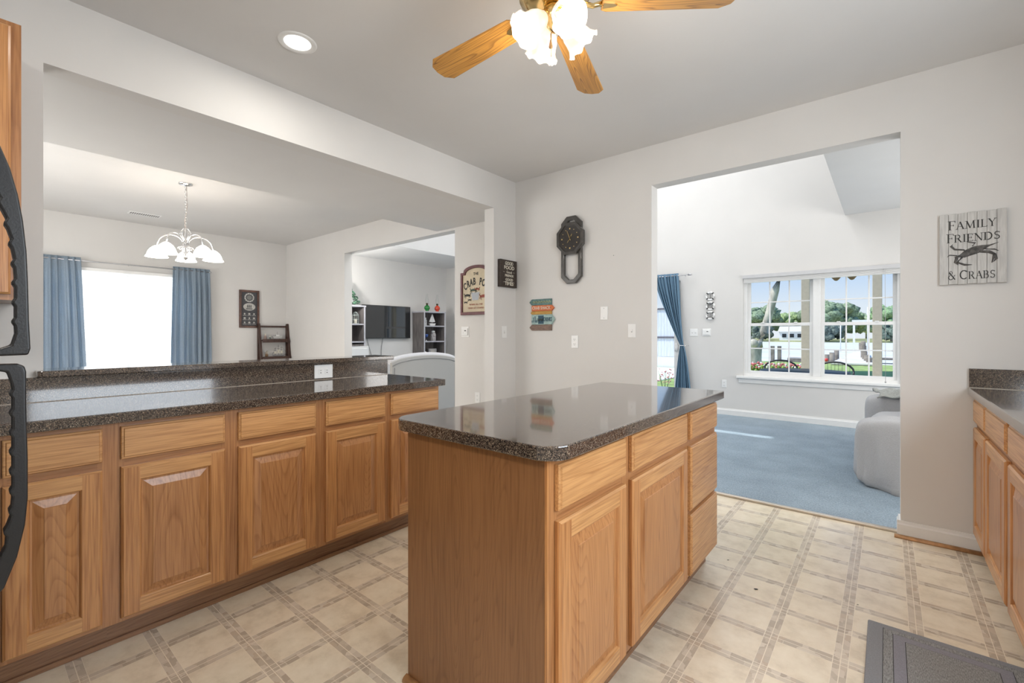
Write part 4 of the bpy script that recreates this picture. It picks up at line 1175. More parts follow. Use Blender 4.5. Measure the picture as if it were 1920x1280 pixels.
# ================================================================== LIFE RING ORNAMENT
t = thing('life_ring_plaque', 'white nautical ornament of three small life rings with dark bands', 'wall ornament', (-2.069, YF, 1.64))
for k in range(3):
    zc = 0.147 * (1 - k)
    m = MB()
    pts = [(0.056 * math.cos(a), -0.014, zc + 0.056 * math.sin(a)) for a in [2 * PI * j / 28 for j in range(29)]]
    m.tube(pts, 0.014, 8, caps=False)
    r = m.build('life_ring', WHITE, t)
    m = MB()
    for q in range(4):
        a0 = PI / 4 + q * PI / 2
        pts = [(0.056 * math.cos(a0 + d), -0.014, zc + 0.056 * math.sin(a0 + d)) for d in (-0.16, 0, 0.16)]
        m.tube(pts, 0.0155, 8)
    m.build('rope_bands', DARKSLOT, r)
    m = MB()
    if k == 0: m.box(-0.004, 0.004, -0.012, -0.004, zc - 0.03, zc + 0.028); m.box(-0.02, 0.02, -0.012, -0.004, zc - 0.03, zc - 0.022)
    elif k == 1: m.lathe([(0.001, -0.01), (0.032, -0.01), (0.032, -0.002)], 0, 0, 0, 16, mat=Matrix.Rotation(PI / 2, 3, 'X')); [setattr(v, 'co', v.co + Vector((0, -0.012, zc))) for v in m.bm.verts]
    else: m.prism([(-0.028, zc - 0.02), (0.028, zc - 0.02), (0.018, zc + 0.005), (0, zc + 0.03), (-0.018, zc + 0.005)], -0.012, -0.004)
    m.build('centre_motif', plain('grey_motif', (0.33, 0.33, 0.33), 0.6, var=0.4, scale=60), r)
MB().tube([(-0.03, -0.006, 0.20), (0, -0.004, 0.235), (0.03, -0.006, 0.20)], 0.003, 6).build('hanging_cord', WHITE, t)

# ================================================================== SOFA (living room, right)
def lump(m, x0, x1, y0, y1, z0, z1, r, nx=14, ny=14, nz=10, amp=0.012, sd=0.0, skew=None, power=5):
    """superellipsoid-like soft block with gentle wrinkles"""
    seg, rg = 88, 44
    cx, cy, cz = (x0 + x1) / 2, (y0 + y1) / 2, (z0 + z1) / 2
    ex, ey, ez = (x1 - x0) / 2, (y1 - y0) / 2, (z1 - z0) / 2
    def sp(v, p): return math.copysign(abs(v) ** p, v)
    q = 2.0 / power
    rings = []
    for j in range(1, rg):
        ph = -PI / 2 + PI * j / rg
        ring = []
        for i in range(seg):
            th = 2 * PI * i / seg
            x = ex * sp(math.cos(ph), q) * sp(math.cos(th), q); y = ey * sp(math.cos(ph), q) * sp(math.sin(th), q); z = ez * sp(math.sin(ph), q)
            p = Vector((cx + x, cy + y, cz + z))
            nn = noise.noise(Vector((p.x * 3 + sd, p.y * 3, p.z * 1.3))) + 0.5 * noise.noise(Vector((p.x * 9, p.y * 9 + sd, p.z * 2.5)))
            d = Vector((x / ex, y / ey, z / ez)).normalized()
            p += d * nn * amp
            if skew: p = skew(p)
            ring.append(m.bm.verts.new(p))
        rings.append(ring)
    for a, b in zip(rings, rings[1:]):
        for i in range(seg):
            f = m.bm.faces.new((a[i], a[(i + 1) % seg], b[(i + 1) % seg], b[i])); f.smooth = True
    for rr in (rings[0][::-1], rings[-1]):
        f = m.bm.faces.new(rr); f.smooth = True
t = thing('sofa', 'sofa under a grey slipcover at the right side of the living room', 'sofa', (0.0, 5.4, 0.0))
def drape(p):
    if p.y < -0.55:
        k = max(0, 0.55 - p.z) / 0.55
        p.y -= k * (0.06 + max(0, p.x + 0.2) * 0.45) * 1.0
        p.y -= 0.045 * k * math.sin(p.x * 30 + p.z * 7) * abs(math.sin(p.x * 11 + 1))
        p.x -= 0.02 * k * math.sin(p.y * 40 + p.z * 5) * (1 if p.x < 0 else 0)
        p.x -= 0.02 * k * (1 if p.x < -0.1 else 0)
    return p
m = MB(); lump(m, -0.20, 0.85, -0.82, -0.55, 0.0, 0.53, 0.1, sd=1.0, amp=0.032, skew=drape, power=7); m.build('arm', LINEN, t)
m = MB(); lump(m, -0.18, 0.85, 0.62, 0.92, 0.0, 0.575, 0.1, sd=4.0, amp=0.030, power=7); m.build('arm', LINEN, t)
m = MB(); lump(m, -0.13, 0.75, -0.56, 0.64, 0.02, 0.46, 0.1, sd=7.0, amp=0.018, power=5); m.build('seat', LINEN, t)
m = MB(); lump(m, 0.52, 0.90, -0.60, 0.68, 0.1, 0.88, 0.1, sd=9.0, amp=0.02, power=4); m.build('backrest', LINEN, t)
m = MB(); lump(m, 0.30, 0.62, -0.50, 0.02, 0.40, 0.80, 0.1, sd=12.0, amp=0.02, power=3); m.build('back_cushion', LINEN, t)
m = MB(); lump(m, 0.30, 0.62, 0.06, 0.60, 0.40, 0.80, 0.1, sd=13.0, amp=0.02, power=3); m.build('back_cushion', LINEN, t)
m = MB(); G = []
for i in range(40):
    u = i / 39; Rw = []
    for j in range(30):
        v = j / 29
        x = -0.08 + 0.62 * u + 0.04 * math.sin(v * 5); a = v * 1.5
        z = 0.606 + 0.012 * math.sin(u * 22 + v * 9) + 0.010 * math.sin(u * 9 - v * 20) + 0.05 * u - (0.16 * max(0, 0.35 - v) ** 1.2)
        y = 0.58 + 0.34 * v + 0.02 * math.sin(u * 14)
        Rw.append(m.bm.verts.new((x, y, z)))
    G.append(Rw)
for A, B in zip(G, G[1:]):
    for j in range(29):
        f = m.bm.faces.new((A[j], A[j + 1], B[j + 1], B[j])); f.smooth = True
o = m.build('throw_blanket', plain('grey_green_throw', (0.36, 0.37, 0.35), 0.95, var=0.15, scale=120, bump=0.3), loc=(0.0, 5.4, 0.0), solid=0.012)
tag(o, 'rumpled grey throw blanket on the far arm of the slipcovered sofa', 'blanket')

# ================================================================== ARMCHAIR seen from behind (left)
t = thing('armchair', 'pale grey armchair with arched back seen from behind past the bar', 'armchair', (-4.85, 4.02, 0), 0)
def back_out(dy, top, n=22):
    pts = [(-dy, 0.10)]
    for k in range(n + 1):
        u = -1 + 2 * k / n
        pts.append((dy * u, top - 0.055 * u * u - 0.02 * u ** 8))
    pts.append((dy, 0.10))
    return pts
m = MB(); m.prism(back_out(0.56, 0.925), -0.02, 0.03, 'X'); m.build('back_panel', LINEN2, t, bevel=0.01)
m = MB()
pts = [(-0.03, y, z) for y, z in back_out(0.56, 0.925)[1:-1]]
m.tube(pts, 0.038, 12); m.build('padded_rim', plain('light_rolled_rim', (0.66, 0.66, 0.68), 0.9, bump=0.1, scale=200), t)
m = MB(); m.tube([(0.032, y * 0.985, z - 0.045) for y, z in back_out(0.56, 0.925)[1:-1]], 0.005, 6); m.tube([(0.032, -0.522, 0.10), (0.032, -0.522, 0.78)], 0.005, 6); m.tube([(0.032, 0.522, 0.10), (0.032, 0.522, 0.78)], 0.005, 6)
m.build('piping', PIPING, t)
m = MB(); lump(m, -0.86, -0.04, -0.38, 0.38, 0.12, 0.46, 0.1, amp=0.004, power=7); m.build('seat', LINEN2, t)
for s in (-1, 1):
    m = MB(); lump(m, -0.84, -0.0, s * 0.45 - 0.085, s * 0.45 + 0.085, 0.10, 0.66, 0.1, amp=0.004, power=6); m.build('arm', LINEN2, t)
    for x in (-0.78, -0.03):
        MB().box(x - 0.025, x + 0.025, s * 0.42 - 0.025, s * 0.42 + 0.025, 0.012, 0.13).build('leg', DKWOOD, t)

t = thing('added_uplight', 'unseen torchiere added behind the dining wall to brighten the television corner', 'added floor lamp', (-7.1, 4.0, 0.012))  # added out of view as an uplight for the living room ceiling
rev('base', [(0.001, 0), (0.14, 0), (0.14, 0.02), (0.02, 0.04), (0.001, 0.04)], CHROME, t)
MB().tube([(0, 0, 0.03), (0, 0, 1.72)], 0.012, 10).build('pole', CHROME, t)
rev('lamp_bowl', [(0.012, 1.70), (0.09, 1.74), (0.16, 1.82)], WHITE, t, solid=0.003)
lamp('corner_fill_light', 'POINT', (-7.1, 4.0, 1.92), 50, (1, 0.97, 0.93), 0.06)  # added fill light for the ceiling and wall around the television

# ================================================================== TELEVISION WALL
t = thing('television', 'large black flat television on the far wall between two grey bookcases', 'television', (XD, 5.58, 1.45))
MB().box(0.03, 0.075, -0.58, 0.58, -0.33, 0.345).build('bezel', DARKSLOT, t, bevel=0.004)
MB().box(0.0755, 0.077, -0.565, 0.565, -0.315, 0.33).build('screen', plain('glossy_tv_screen', (0.015, 0.016, 0.018), 0.04, var=0.02, coat=0.8), t)
MB().box(0.0, 0.03, -0.15, 0.15, -0.12, 0.12).build('wall_mount', DARKSLOT, t)
o = MB().tube([(XD + 0.02, 5.13, 1.13), (XD + 0.02, 5.18, 0.95), (XD + 0.02, 5.23, 0.80), (XD + 0.02, 5.25, 0.5)], 0.004, 5).build('power_cord', DARKSLOT); tag(o, 'thin cord hanging below the left corner of the television', 'cord')
o = MB().tube([(XD + 0.02, 5.50, 1.13), (XD + 0.02, 5.47, 0.95), (XD + 0.02, 5.46, 0.80), (XD + 0.02, 5.46, 0.5)], 0.004, 5).build('power_cord', DARKSLOT); tag(o, 'thin cord hanging below the middle of the television', 'cord')
def bookcase(label, y0, y1, z0, z1, shelves, dep=0.38, nm='bookcase'):
    t = thing(nm, label, 'bookcase', (XD + 0.01, y0, 0))
    w = y1 - y0
    for y in (0, w - 0.03):
        s_ = MB().box(0, dep, y, y + 0.03, z0, z1).build('side_panel', GREYW, t)
        MB().box(dep, dep + 0.004, y, y + 0.03, z0, z1).build('edge_band', GREYE, s_)
    MB().box(0, 0.012, 0.03, w - 0.03, z0, z1).build('back_panel', GREYW, t)
    MB().box(0, dep + 0.012, -0.01, w + 0.01, z1, z1 + 0.03).build('top_board', GREYE, t, bevel=0.002)
    MB().box(0.012, dep, 0.03, w - 0.03, z0, z0 + 0.03).build('bottom_board', GREYW, t)
    for z in shelves:
        MB().box(0.012, dep - 0.005, 0.03, w - 0.03, z - 0.024, z).build('shelf', [GREYE], t)
    return t
bookcase('tall grey bookcase to the right of the television with two oil lamps on top', 6.27, 6.88, 0.012, 1.675, [1.395, 1.06, 0.72, 0.38])
bookcase('grey hutch shelf to the left of the television beneath an ivy plant', 4.10, 4.86, 0.99, 1.72, [1.405, 1.075], nm='hutch_shelf')
t = thing('white_cabinet', 'low white cabinet below the grey hutch shelf left of the television', 'cabinet', (XD + 0.01, 4.05, 0))
MB().box(0, 0.42, 0, 0.86, 0.012, 0.985).build('body', TRIM, t, bevel=0.004)
MB().box(0.42, 0.435, 0.03, 0.42, 0.05, 0.94).build('door', TRIM, t, bevel=0.003); MB().box(0.42, 0.435, 0.44, 0.83, 0.05, 0.94).build('door', TRIM, t, bevel=0.003)
# oil lamps on the right bookcase
def oil_lamp(label, y, col):
    m_ = plain('coloured_lamp_glass', col, 0.08, var=0.05, coat=0.6)
    t = thing('oil_lamp', label, 'oil lamp', (XD + 0.30, y, 1.705))
    rev('font', [(0.001, 0), (0.04, 0), (0.042, 0.008), (0.028, 0.02), (0.055, 0.045), (0.064, 0.075), (0.055, 0.105), (0.028, 0.13), (0.018, 0.14), (0.001, 0.14)], m_, t)
    rev('burner', [(0.001, 0.14), (0.02, 0.142), (0.026, 0.16), (0.02, 0.178), (0.001, 0.18)], plain('dark_brass', (0.1, 0.08, 0.04), 0.4, 0.8), t)
    rev('chimney', [(0.022, 0.175), (0.034, 0.21), (0.030, 0.26), (0.018, 0.33), (0.018, 0.38)], PANE, t)
oil_lamp('green glass oil lamp with clear chimney on the right bookcase', 6.43, (0.01, 0.22, 0.03))
oil_lamp('red orange glass oil lamp with clear chimney on the right bookcase', 6.72, (0.62, 0.05, 0.015))
# shelf ornaments
PX = XD + 0.27
t = thing('toy_sailboat', 'white toy sailboat on the top shelf of the right bookcase', 'model boat', (PX, 6.60, 1.397))
m = MB(); m.prism([(-0.09, 0.05), (0.09, 0.05), (0.065, 0.0), (-0.065, 0.0)], -0.02, 0.02, 'X'); m.build('hull', WHITE, t, bevel=0.004)
MB().tube([(0, 0.0, 0.04), (0, 0.0, 0.26)], 0.004, 6).build('mast', WHITE, t)
MB().prism([(-0.085, 0.085), (-0.006, 0.075), (-0.006, 0.25)], -0.003, 0.003, 'X').build('jib_sail', WHITE, t)
MB().prism([(0.006, 0.255), (0.006, 0.075), (0.085, 0.085)], -0.003, 0.003, 'X').build('main_sail', WHITE, t)
t = thing('shell_jar', 'small white jar left of the toy sailboat', 'jar', (PX, 6.395, 1.397))
rev('jar', [(0.001, 0), (0.042, 0), (0.045, 0.02), (0.045, 0.11), (0.03, 0.13), (0.03, 0.15)], plain('shell_white', (0.5, 0.5, 0.5), 0.4, var=0.5, scale=45), t)
rev('lid', [(0.001, 0.17), (0.034, 0.165), (0.034, 0.15), (0.001, 0.15)], WHITE, t)
t = thing('blue_goblet', 'blue glass goblet on the middle shelf of the right bookcase', 'goblet', (PX, 6.43, 1.062))
rev('bowl', [(0.001, 0.07), (0.02, 0.075), (0.045, 0.11), (0.05, 0.15), (0.045, 0.15), (0.001, 0.09)], plain('blue_glass', (0.03, 0.08, 0.30), 0.1, coat=0.5), t)
rev('stem', [(0.001, 0), (0.035, 0.002), (0.008, 0.015), (0.007, 0.07), (0.001, 0.07)], CHROME, t)
t = thing('patterned_jar', 'tall jar of shells on the middle shelf of the right bookcase', 'jar', (PX, 6.63, 1.062))
rev('jar', [(0.001, 0), (0.055, 0), (0.06, 0.02), (0.06, 0.14), (0.04, 0.18), (0.035, 0.19), (0.001, 0.19)], plain('mixed_shells', (0.42, 0.40, 0.40), 0.3, var=0.7, scale=50), t)
rev('lid', [(0.001, 0.225), (0.036, 0.22), (0.038, 0.19), (0.001, 0.19)], WHITE, t)
t = thing('box_sign', 'small grey block sign on the lower shelf of the right bookcase', 'block sign', (PX, 6.60, 0.722))
MB().box(-0.02, 0.02, -0.11, 0.11, 0, 0.17).build('block', plain('grey_block', (0.32, 0.31, 0.31), 0.7, var=0.2), t, bevel=0.003)
m = MB()
for k in range(4): m.box(0.02, 0.0215, -0.06, 0.06, 0.045 + k * 0.028, 0.055 + k * 0.028)
m.build('white_marks', CREAM, t)
t = thing('white_figurine', 'small white figurine left of the grey block sign', 'figurine', (PX, 6.40, 0.722))
rev('body', [(0.001, 0), (0.04, 0), (0.03, 0.05), (0.045, 0.08), (0.02, 0.11), (0.001, 0.12)], WHITE, t)
# lantern and ivy on the hutch
t = thing('lantern', 'white wire lantern on the hutch shelf under the ivy', 'lantern', (XD + 0.28, 4.72, 1.407))
m = MB()
for k in range(8):
    a = 2 * PI * k / 8; m.tube([(0.06 * math.cos(a), 0.06 * math.sin(a), 0), (0.06 * math.cos(a), 0.06 * math.sin(a), 0.16), (0.03 * math.cos(a), 0.03 * math.sin(a), 0.21), (0, 0, 0.225)], 0.003, 5)
for z in (0.004, 0.08, 0.16):
    m.tube([(0.06 * math.cos(2 * PI * j / 16), 0.06 * math.sin(2 * PI * j / 16), z) for j in range(17)], 0.003, 5, caps=False)
m.build('wire_cage', plain('pale_green_wire', (0.45, 0.52, 0.5), 0.5), t)
rev('candle', [(0.001, 0.0), (0.025, 0.0), (0.025, 0.09), (0.001, 0.09)], CREAM, t)
t = thing('ivy_plant', 'green ivy plant trailing over the top of the grey hutch shelf', 'potted plant', (XD + 0.25, 4.62, 1.752))
rev('pot', [(0.001, 0), (0.06, 0), (0.08, 0.12), (0.085, 0.13), (0.07, 0.13), (0.001, 0.12)], WHITE, t)
m = MB()
rr = random.Random(3)
for k in range(420):
    h = rr.random(); z = -0.06 + 0.42 * h
    r = (0.20 - 0.30 * abs(h - 0.3)) * (0.5 + 0.6 * rr.random())
    a = rr.random() * 2 * PI
    c = Vector((max(-0.22, r * math.cos(a)), r * math.sin(a), max(z, 0.035 if r < 0.16 else z)))
    if c.z < 0.02 and c.x < 0.17: continue
    s = 0.022 + 0.014 * rr.random()
    n1 = Vector((rr.uniform(-1, 1), rr.uniform(-1, 1), rr.uniform(-0.4, 0.4))).normalized(); n2 = n1.cross(Vector((rr.uniform(-1, 1), rr.uniform(-1, 1), 1))).normalized()
    m.face([c - n1 * s, c - n2 * s * 0.7 - n1 * s * 0.1, c + n1 * s, c + n2 * s * 0.7 - n1 * s * 0.1])
lv = m.build('foliage', plain('ivy_leaf', (0.10, 0.22, 0.14), 0.5, var=0.6, scale=14), t)
# twigs in the corner
t = thing('dried_twigs', 'bundle of dried twigs in a vase in the corner by the right bookcase', 'dried twigs', (XD + 0.18, 7.04, 0.012))
rev('vase', [(0.001, 0), (0.07, 0), (0.09, 0.2), (0.06, 0.42), (0.05, 0.45), (0.045, 0.45), (0.001, 0.1)], plain('dark_vase', (0.08, 0.07, 0.06), 0.4), t)
m = MB()
for k in range(22):
    a = rr.random() * 2 * PI; s = rr.uniform(0.03, 0.15)
    m.tube([(0, 0, 0.3), (s * 0.4 * math.cos(a), s * 0.4 * math.sin(a), 0.6), (s * math.cos(a), s * math.sin(a), rr.uniform(0.85, 1.25))], 0.0035, 4, r1=0.0012)
m.build('twigs', plain('twig_bark', (0.12, 0.10, 0.08), 0.8), t)

# ================================================================== DINING WALL: framed print + shelf
t = thing('nautical_print', 'tall dark framed print with compass and ship on the dining room wall', 'framed picture', (XD, 2.972, 1.618), R90)
MB().ringframe(rect(-0.150, 0.150, -0.305, 0.305), rect(-0.118, 0.118, -0.272, 0.272), -0.03, 0).build('frame', plain('reddish_dark_frame', (0.10, 0.045, 0.03), 0.35, var=0.4, scale=20), t, bevel=0.004)
MB().box(-0.12, 0.12, -0.015, -0.002, -0.275, 0.275).build('print', plain('charcoal_print', (0.055, 0.055, 0.06), 0.5), t)
PALE = plain('pale_print_ink', (0.50, 0.49, 0.46), 0.6)
m = MB()
def disc(m, cx, cz, rx, rz_, y, n=24, th=0.0008):
    m.prism([(cx + rx * math.cos(2 * PI * k / n), cz + rz_ * math.sin(2 * PI * k / n)) for k in range(n)], y - th, y)
for k in range(12):
    a0 = 2 * PI * k / 12; a1 = a0 + 0.42
    m.prism([(0.053 * math.cos(a0), 0.185 + 0.053 * math.sin(a0)), (0.075 * math.cos(a0), 0.185 + 0.075 * math.sin(a0)), (0.075 * math.cos(a1), 0.185 + 0.075 * math.sin(a1)), (0.053 * math.cos(a1), 0.185 + 0.053 * math.sin(a1))], -0.0162, -0.015)
m.build('compass_picture', PALE, t)
m = MB(); disc(m, 0, 0.185, 0.038, 0.038, -0.0152); m.build('compass_centre', plain('grey_print_ink', (0.2, 0.2, 0.19), 0.6), t)
m = MB(); disc(m, 0, 0.035, 0.090, 0.060, -0.0152); o = m.build('ship_oval', PALE, t)
m = MB(); m.prism([(-0.055, 0.012), (-0.045, -0.008), (0.042, -0.008), (0.048, 0.010)], -0.0172, -0.0162)
for x in (-0.025, 0.0, 0.025): m.box(x - 0.0015, x + 0.0015, -0.0172, -0.0162, 0.0, 0.075); m.prism([(x - 0.013, 0.022), (x + 0.009, 0.022), (x + 0.006, 0.066), (x - 0.008, 0.066)], -0.0170, -0.0163)
m.build('ship_picture', plain('dark_ship_ink', (0.12, 0.12, 0.12), 0.6), t)
m = MB()
for r_ in range(3):
    for c_ in range(3):
        x, z = -0.07 + c_ * 0.07, -0.085 - r_ * 0.070
        m.box(x - 0.028, x + 0.028, -0.0162, -0.015, z - 0.022, z - 0.016)
        disc(m, x, z + 0.006, 0.018 if (r_ + c_) % 2 else 0.012, 0.014, -0.015, 8, 0.0012)
m.build('symbol_rows', PALE, t)

t = thing('ladder_shelf', 'dark brown wooden ladder shelf in the far corner of the dining room', 'shelf', (XD + 0.04, 3.08, 0.0))
for y in (0.0, 0.455):
    m = MB(); m.prism([(0.25, 0.012), (0.285, 0.012), (0.045, 1.385), (0.01, 1.385)], y, y + 0.032, 'Y'); m.build('side_rail', DKWOOD, t)
    MB().box(0.0, 0.03, y, y + 0.032, 0.012, 1.36).build('rear_post', DKWOOD, t)
MB().box(0.012, 0.04, 0.03, 0.458, 1.32, 1.35).build('top_bar', DKWOOD, t)
for z, d in ((1.118, 0.13), (0.832, 0.17), (0.50, 0.21)):
    MB().box(0.0, d, 0.032, 0.455, z - 0.02, z).build('shelf', DKWOOD, t); MB().box(d, d + 0.012, 0.032, 0.455, z - 0.045, z + 0.012).build('shelf_lip', DKWOOD, t)
def boat(label, loc, L, h, hullm, masts, sail=False):
    t = thing('model_ship', label, 'model boat', loc)
    m = MB(); m.prism([(-L / 2 * 1.1, h), (L / 2 * 1.1, h * 1.15), (L * 0.38, 0.25 * h), (-L * 0.36, 0.25 * h)], -0.016, 0.016, 'X'); m.build('hull', hullm, t, bevel=0.004)
    m = MB(); m.box(-0.008, 0.008, -L * 0.25, -L * 0.22, 0, h * 0.3); m.box(-0.008, 0.008, L * 0.22, L * 0.25, 0, h * 0.3); m.build('stand', DKWOOD, t)
    if masts:
        m = MB()
        for k, (y, hh) in enumerate(masts):
            m.tube([(0, y, h), (0, y, hh)], 0.0022, 5)
            for q in range(3): zz = h + (hh - h) * (0.35 + 0.25 * q); m.tube([(0, y - 0.03 + 0.007 * q, zz), (0, y + 0.03 - 0.007 * q, zz)], 0.0016, 4)
        m.tube([(0, L * 0.5, h), (0, L * 0.72, h * 1.8)], 0.002, 4); m.tube([(0, -L * 0.5, h * 1.1), (0, masts[0][0], masts[0][1])], 0.001, 4); m.tube([(0, L * 0.7, h * 1.8), (0, masts[-1][0], masts[-1][1])], 0.001, 4)
        m.build('rigging', INK, t)
        m = MB()
        for y, hh in masts: m.prism([(y - 0.022, h + (hh - h) * 0.15), (y + 0.022, h + (hh - h) * 0.15), (y + 0.014, h + (hh - h) * 0.5), (y - 0.014, h + (hh - h) * 0.5)], 0.002, 0.0035, 'X')
        m.build('sails', CREAM, t)
    else:
        MB().box(-0.012, 0.012, -L * 0.1, L * 0.2, h, h * 1.6).build('cabin', WHITE, t, bevel=0.002)
        MB().tube([(0, 0, h), (0, 0, h * 2.6)], 0.0018, 5).build('mast', INK, t)
    return t
SX = XD + 0.04 + 0.07
hm = plain('white_over_dark_hull', (0.55, 0.55, 0.53), 0.4)
b_ = boat('white model work boat on the upper tier of the ladder shelf', (SX, 3.37, 1.12), 0.15, 0.05, hm, None)
MB().box(-0.015, 0.015, -0.055, 0.055, 0.0125, 0.022).build('dark_keel', INK, b_)
boat('three-masted model sailing ship on the second tier of the ladder shelf', (SX + 0.02, 3.38, 0.834), 0.20, 0.03, plain('grey_hull', (0.25, 0.25, 0.25), 0.5), [(-0.05, 0.15), (0.0, 0.20), (0.05, 0.17)])
def lighthouse(label, loc, s, m_):
    t = thing('lighthouse_figurine', label, 'figurine', loc)
    rev('tower', [(0.001, 0), (0.02 * s, 0), (0.013 * s, 0.05 * s), (0.011 * s, 0.055 * s), (0.001, 0.056 * s)], m_, t, seg=14)
    rev('lantern_room', [(0.001, 0.056 * s), (0.010 * s, 0.057 * s), (0.010 * s, 0.072 * s), (0.001, 0.085 * s)], CREAM, t, seg=12)
lighthouse('tiny lighthouse figurine at the left of the upper shelf tier', (SX, 3.18, 1.12), 1.2, plain('rose_paint', (0.35, 0.25, 0.22), 0.5))
lighthouse('tiny dark lighthouse figurine beside the model work boat', (SX, 3.255, 1.12), 0.8, plain('slate_paint', (0.12, 0.15, 0.15), 0.5))
t = thing('pelican_figurine', 'small pelican figurine on a brown post on the second shelf tier', 'figurine', (SX, 3.20, 0.834))
rev('post', [(0.001, 0), (0.022, 0), (0.022, 0.045), (0.001, 0.045)], plain('brown_post', (0.22, 0.13, 0.07), 0.7), t)
m = MB(); m.ball((0, 0, 0.065), 0.018, sc=(0.8, 1.1, 1.3)); m.ball((0, 0.006, 0.095), 0.009); m.tube([(0, 0.01, 0.097), (0, 0.035, 0.088)], 0.0035, 5, r1=0.001); m.build('bird', plain('pale_tan_bird', (0.50, 0.44, 0.36), 0.7), t)
# ================================================================== OUTDOORS
GZ = -0.45
GRASS = plain('sunlit_lawn', (0.30, 0.40, 0.13), 0.9, var=0.3, scale=3, bump=0.3)
def ground(name, m_, x0, x1, y0, y1, z0, z1): return struct(bx(name, m_, x0, x1, y0, y1, z0, z1))
ground('ground_patio', plain('patio_concrete', (0.50, 0.48, 0.45), 0.8, var=0.1), -9, 6, YF + 0.16, 11.0, GZ - 0.2, -0.12)
ground('ground_path', plain('white_gravel', (0.85, 0.84, 0.82), 0.9), -16, -6.2, 13, 21.9, GZ, GZ + 0.03)
ground('ground_lawn', GRASS, -60, 60, 11.0, 31.5, GZ - 0.5, GZ)
def water():
    m, n, l, p, out = nmat('sky_tinted_river_water')
    tc = n.new('ShaderNodeTexCoord'); mp = n.new('ShaderNodeMapping'); mp.inputs['Scale'].default_value = (0.12, 0.5, 1)
    no = n.new('ShaderNodeTexNoise'); no.inputs['Scale'].default_value = 1.5; no.inputs['Detail'].default_value = 4
    l.new(tc.outputs['Object'], mp.inputs[0]); l.new(mp.outputs[0], no.inputs['Vector'])
    r = ramp(n, [(0.3, (0.55, 0.56, 0.53)), (0.7, (0.78, 0.78, 0.75))]); l.new(no.outputs['Fac'], r.inputs[0]); l.new(r.outputs[0], p.inputs['Base Color'])  # pale base colour stands in for bright sky reflected in the water
    p.inputs['Roughness'].default_value = 0.6
    b_ = n.new('ShaderNodeBump'); b_.inputs['Strength'].default_value = 0.25; b_.inputs['Distance'].default_value = 0.1
    l.new(no.outputs['Fac'], b_.inputs['Height']); l.new(b_.outputs[0], p.inputs['Normal'])
    return m
o = bx('river', water(), -160, 120, 31.5, 143, -1.0, -0.9); tag(o, 'wide calm grey river beyond the lawn', 'river'); struct(o)
ground('ground_far_bank', plain('dry_far_lawn', (0.42, 0.42, 0.20), 0.9, var=0.2, scale=0.3), -160, 120, 143, 230, -1.6, -0.55)
# porch
PTAN = plain('tan_painted_post', (0.62, 0.54, 0.41), 0.6, var=0.04)
for x, lab in ((-1.228, 'tan square porch post seen through the left half of the window'), (-0.131, 'tan square porch post seen through the right half of the window'), (-6.5, 'tan porch post at the far left corner of the patio'), (3.4, 'tan porch post at the far right corner of the patio')):
    t = thing('porch_post', lab, 'post', (x, 10.57, -0.12), group='porch posts')
    MB().box(-0.069, 0.069, -0.069, 0.069, 0, 2.62).build('shaft', PTAN, t, bevel=0.006)
    MB().box(-0.085, 0.085, -0.085, 0.085, 0, 0.12).build('base_trim', PTAN, t, bevel=0.006)
t = thing('porch_beam', 'tan beam carried by the porch posts above the patio', 'beam', (0, 0, 2.5))
MB().box(-7.0, 4.0, 10.48, 10.66, 0.0, 0.12).build('beam', PTAN, t)
for x, lab in ((-0.74, 'left of two small brown hanging feeders under the porch beam'), (-0.50, 'right of two small brown hanging feeders under the porch beam')):
    t = thing('hanging_feeder', lab, 'bird feeder', (x, 10.57, 2.28))
    rev('bowl', [(0.001, -0.06), (0.03, -0.05), (0.07, 0.0), (0.072, 0.01), (0.001, 0.01)], plain('brown_feeder', (0.28, 0.18, 0.09), 0.6), t)
    MB().tube([(0, 0, 0.01), (0, 0, 0.222)], 0.004, 5).build('hanger', DARKSLOT, t)
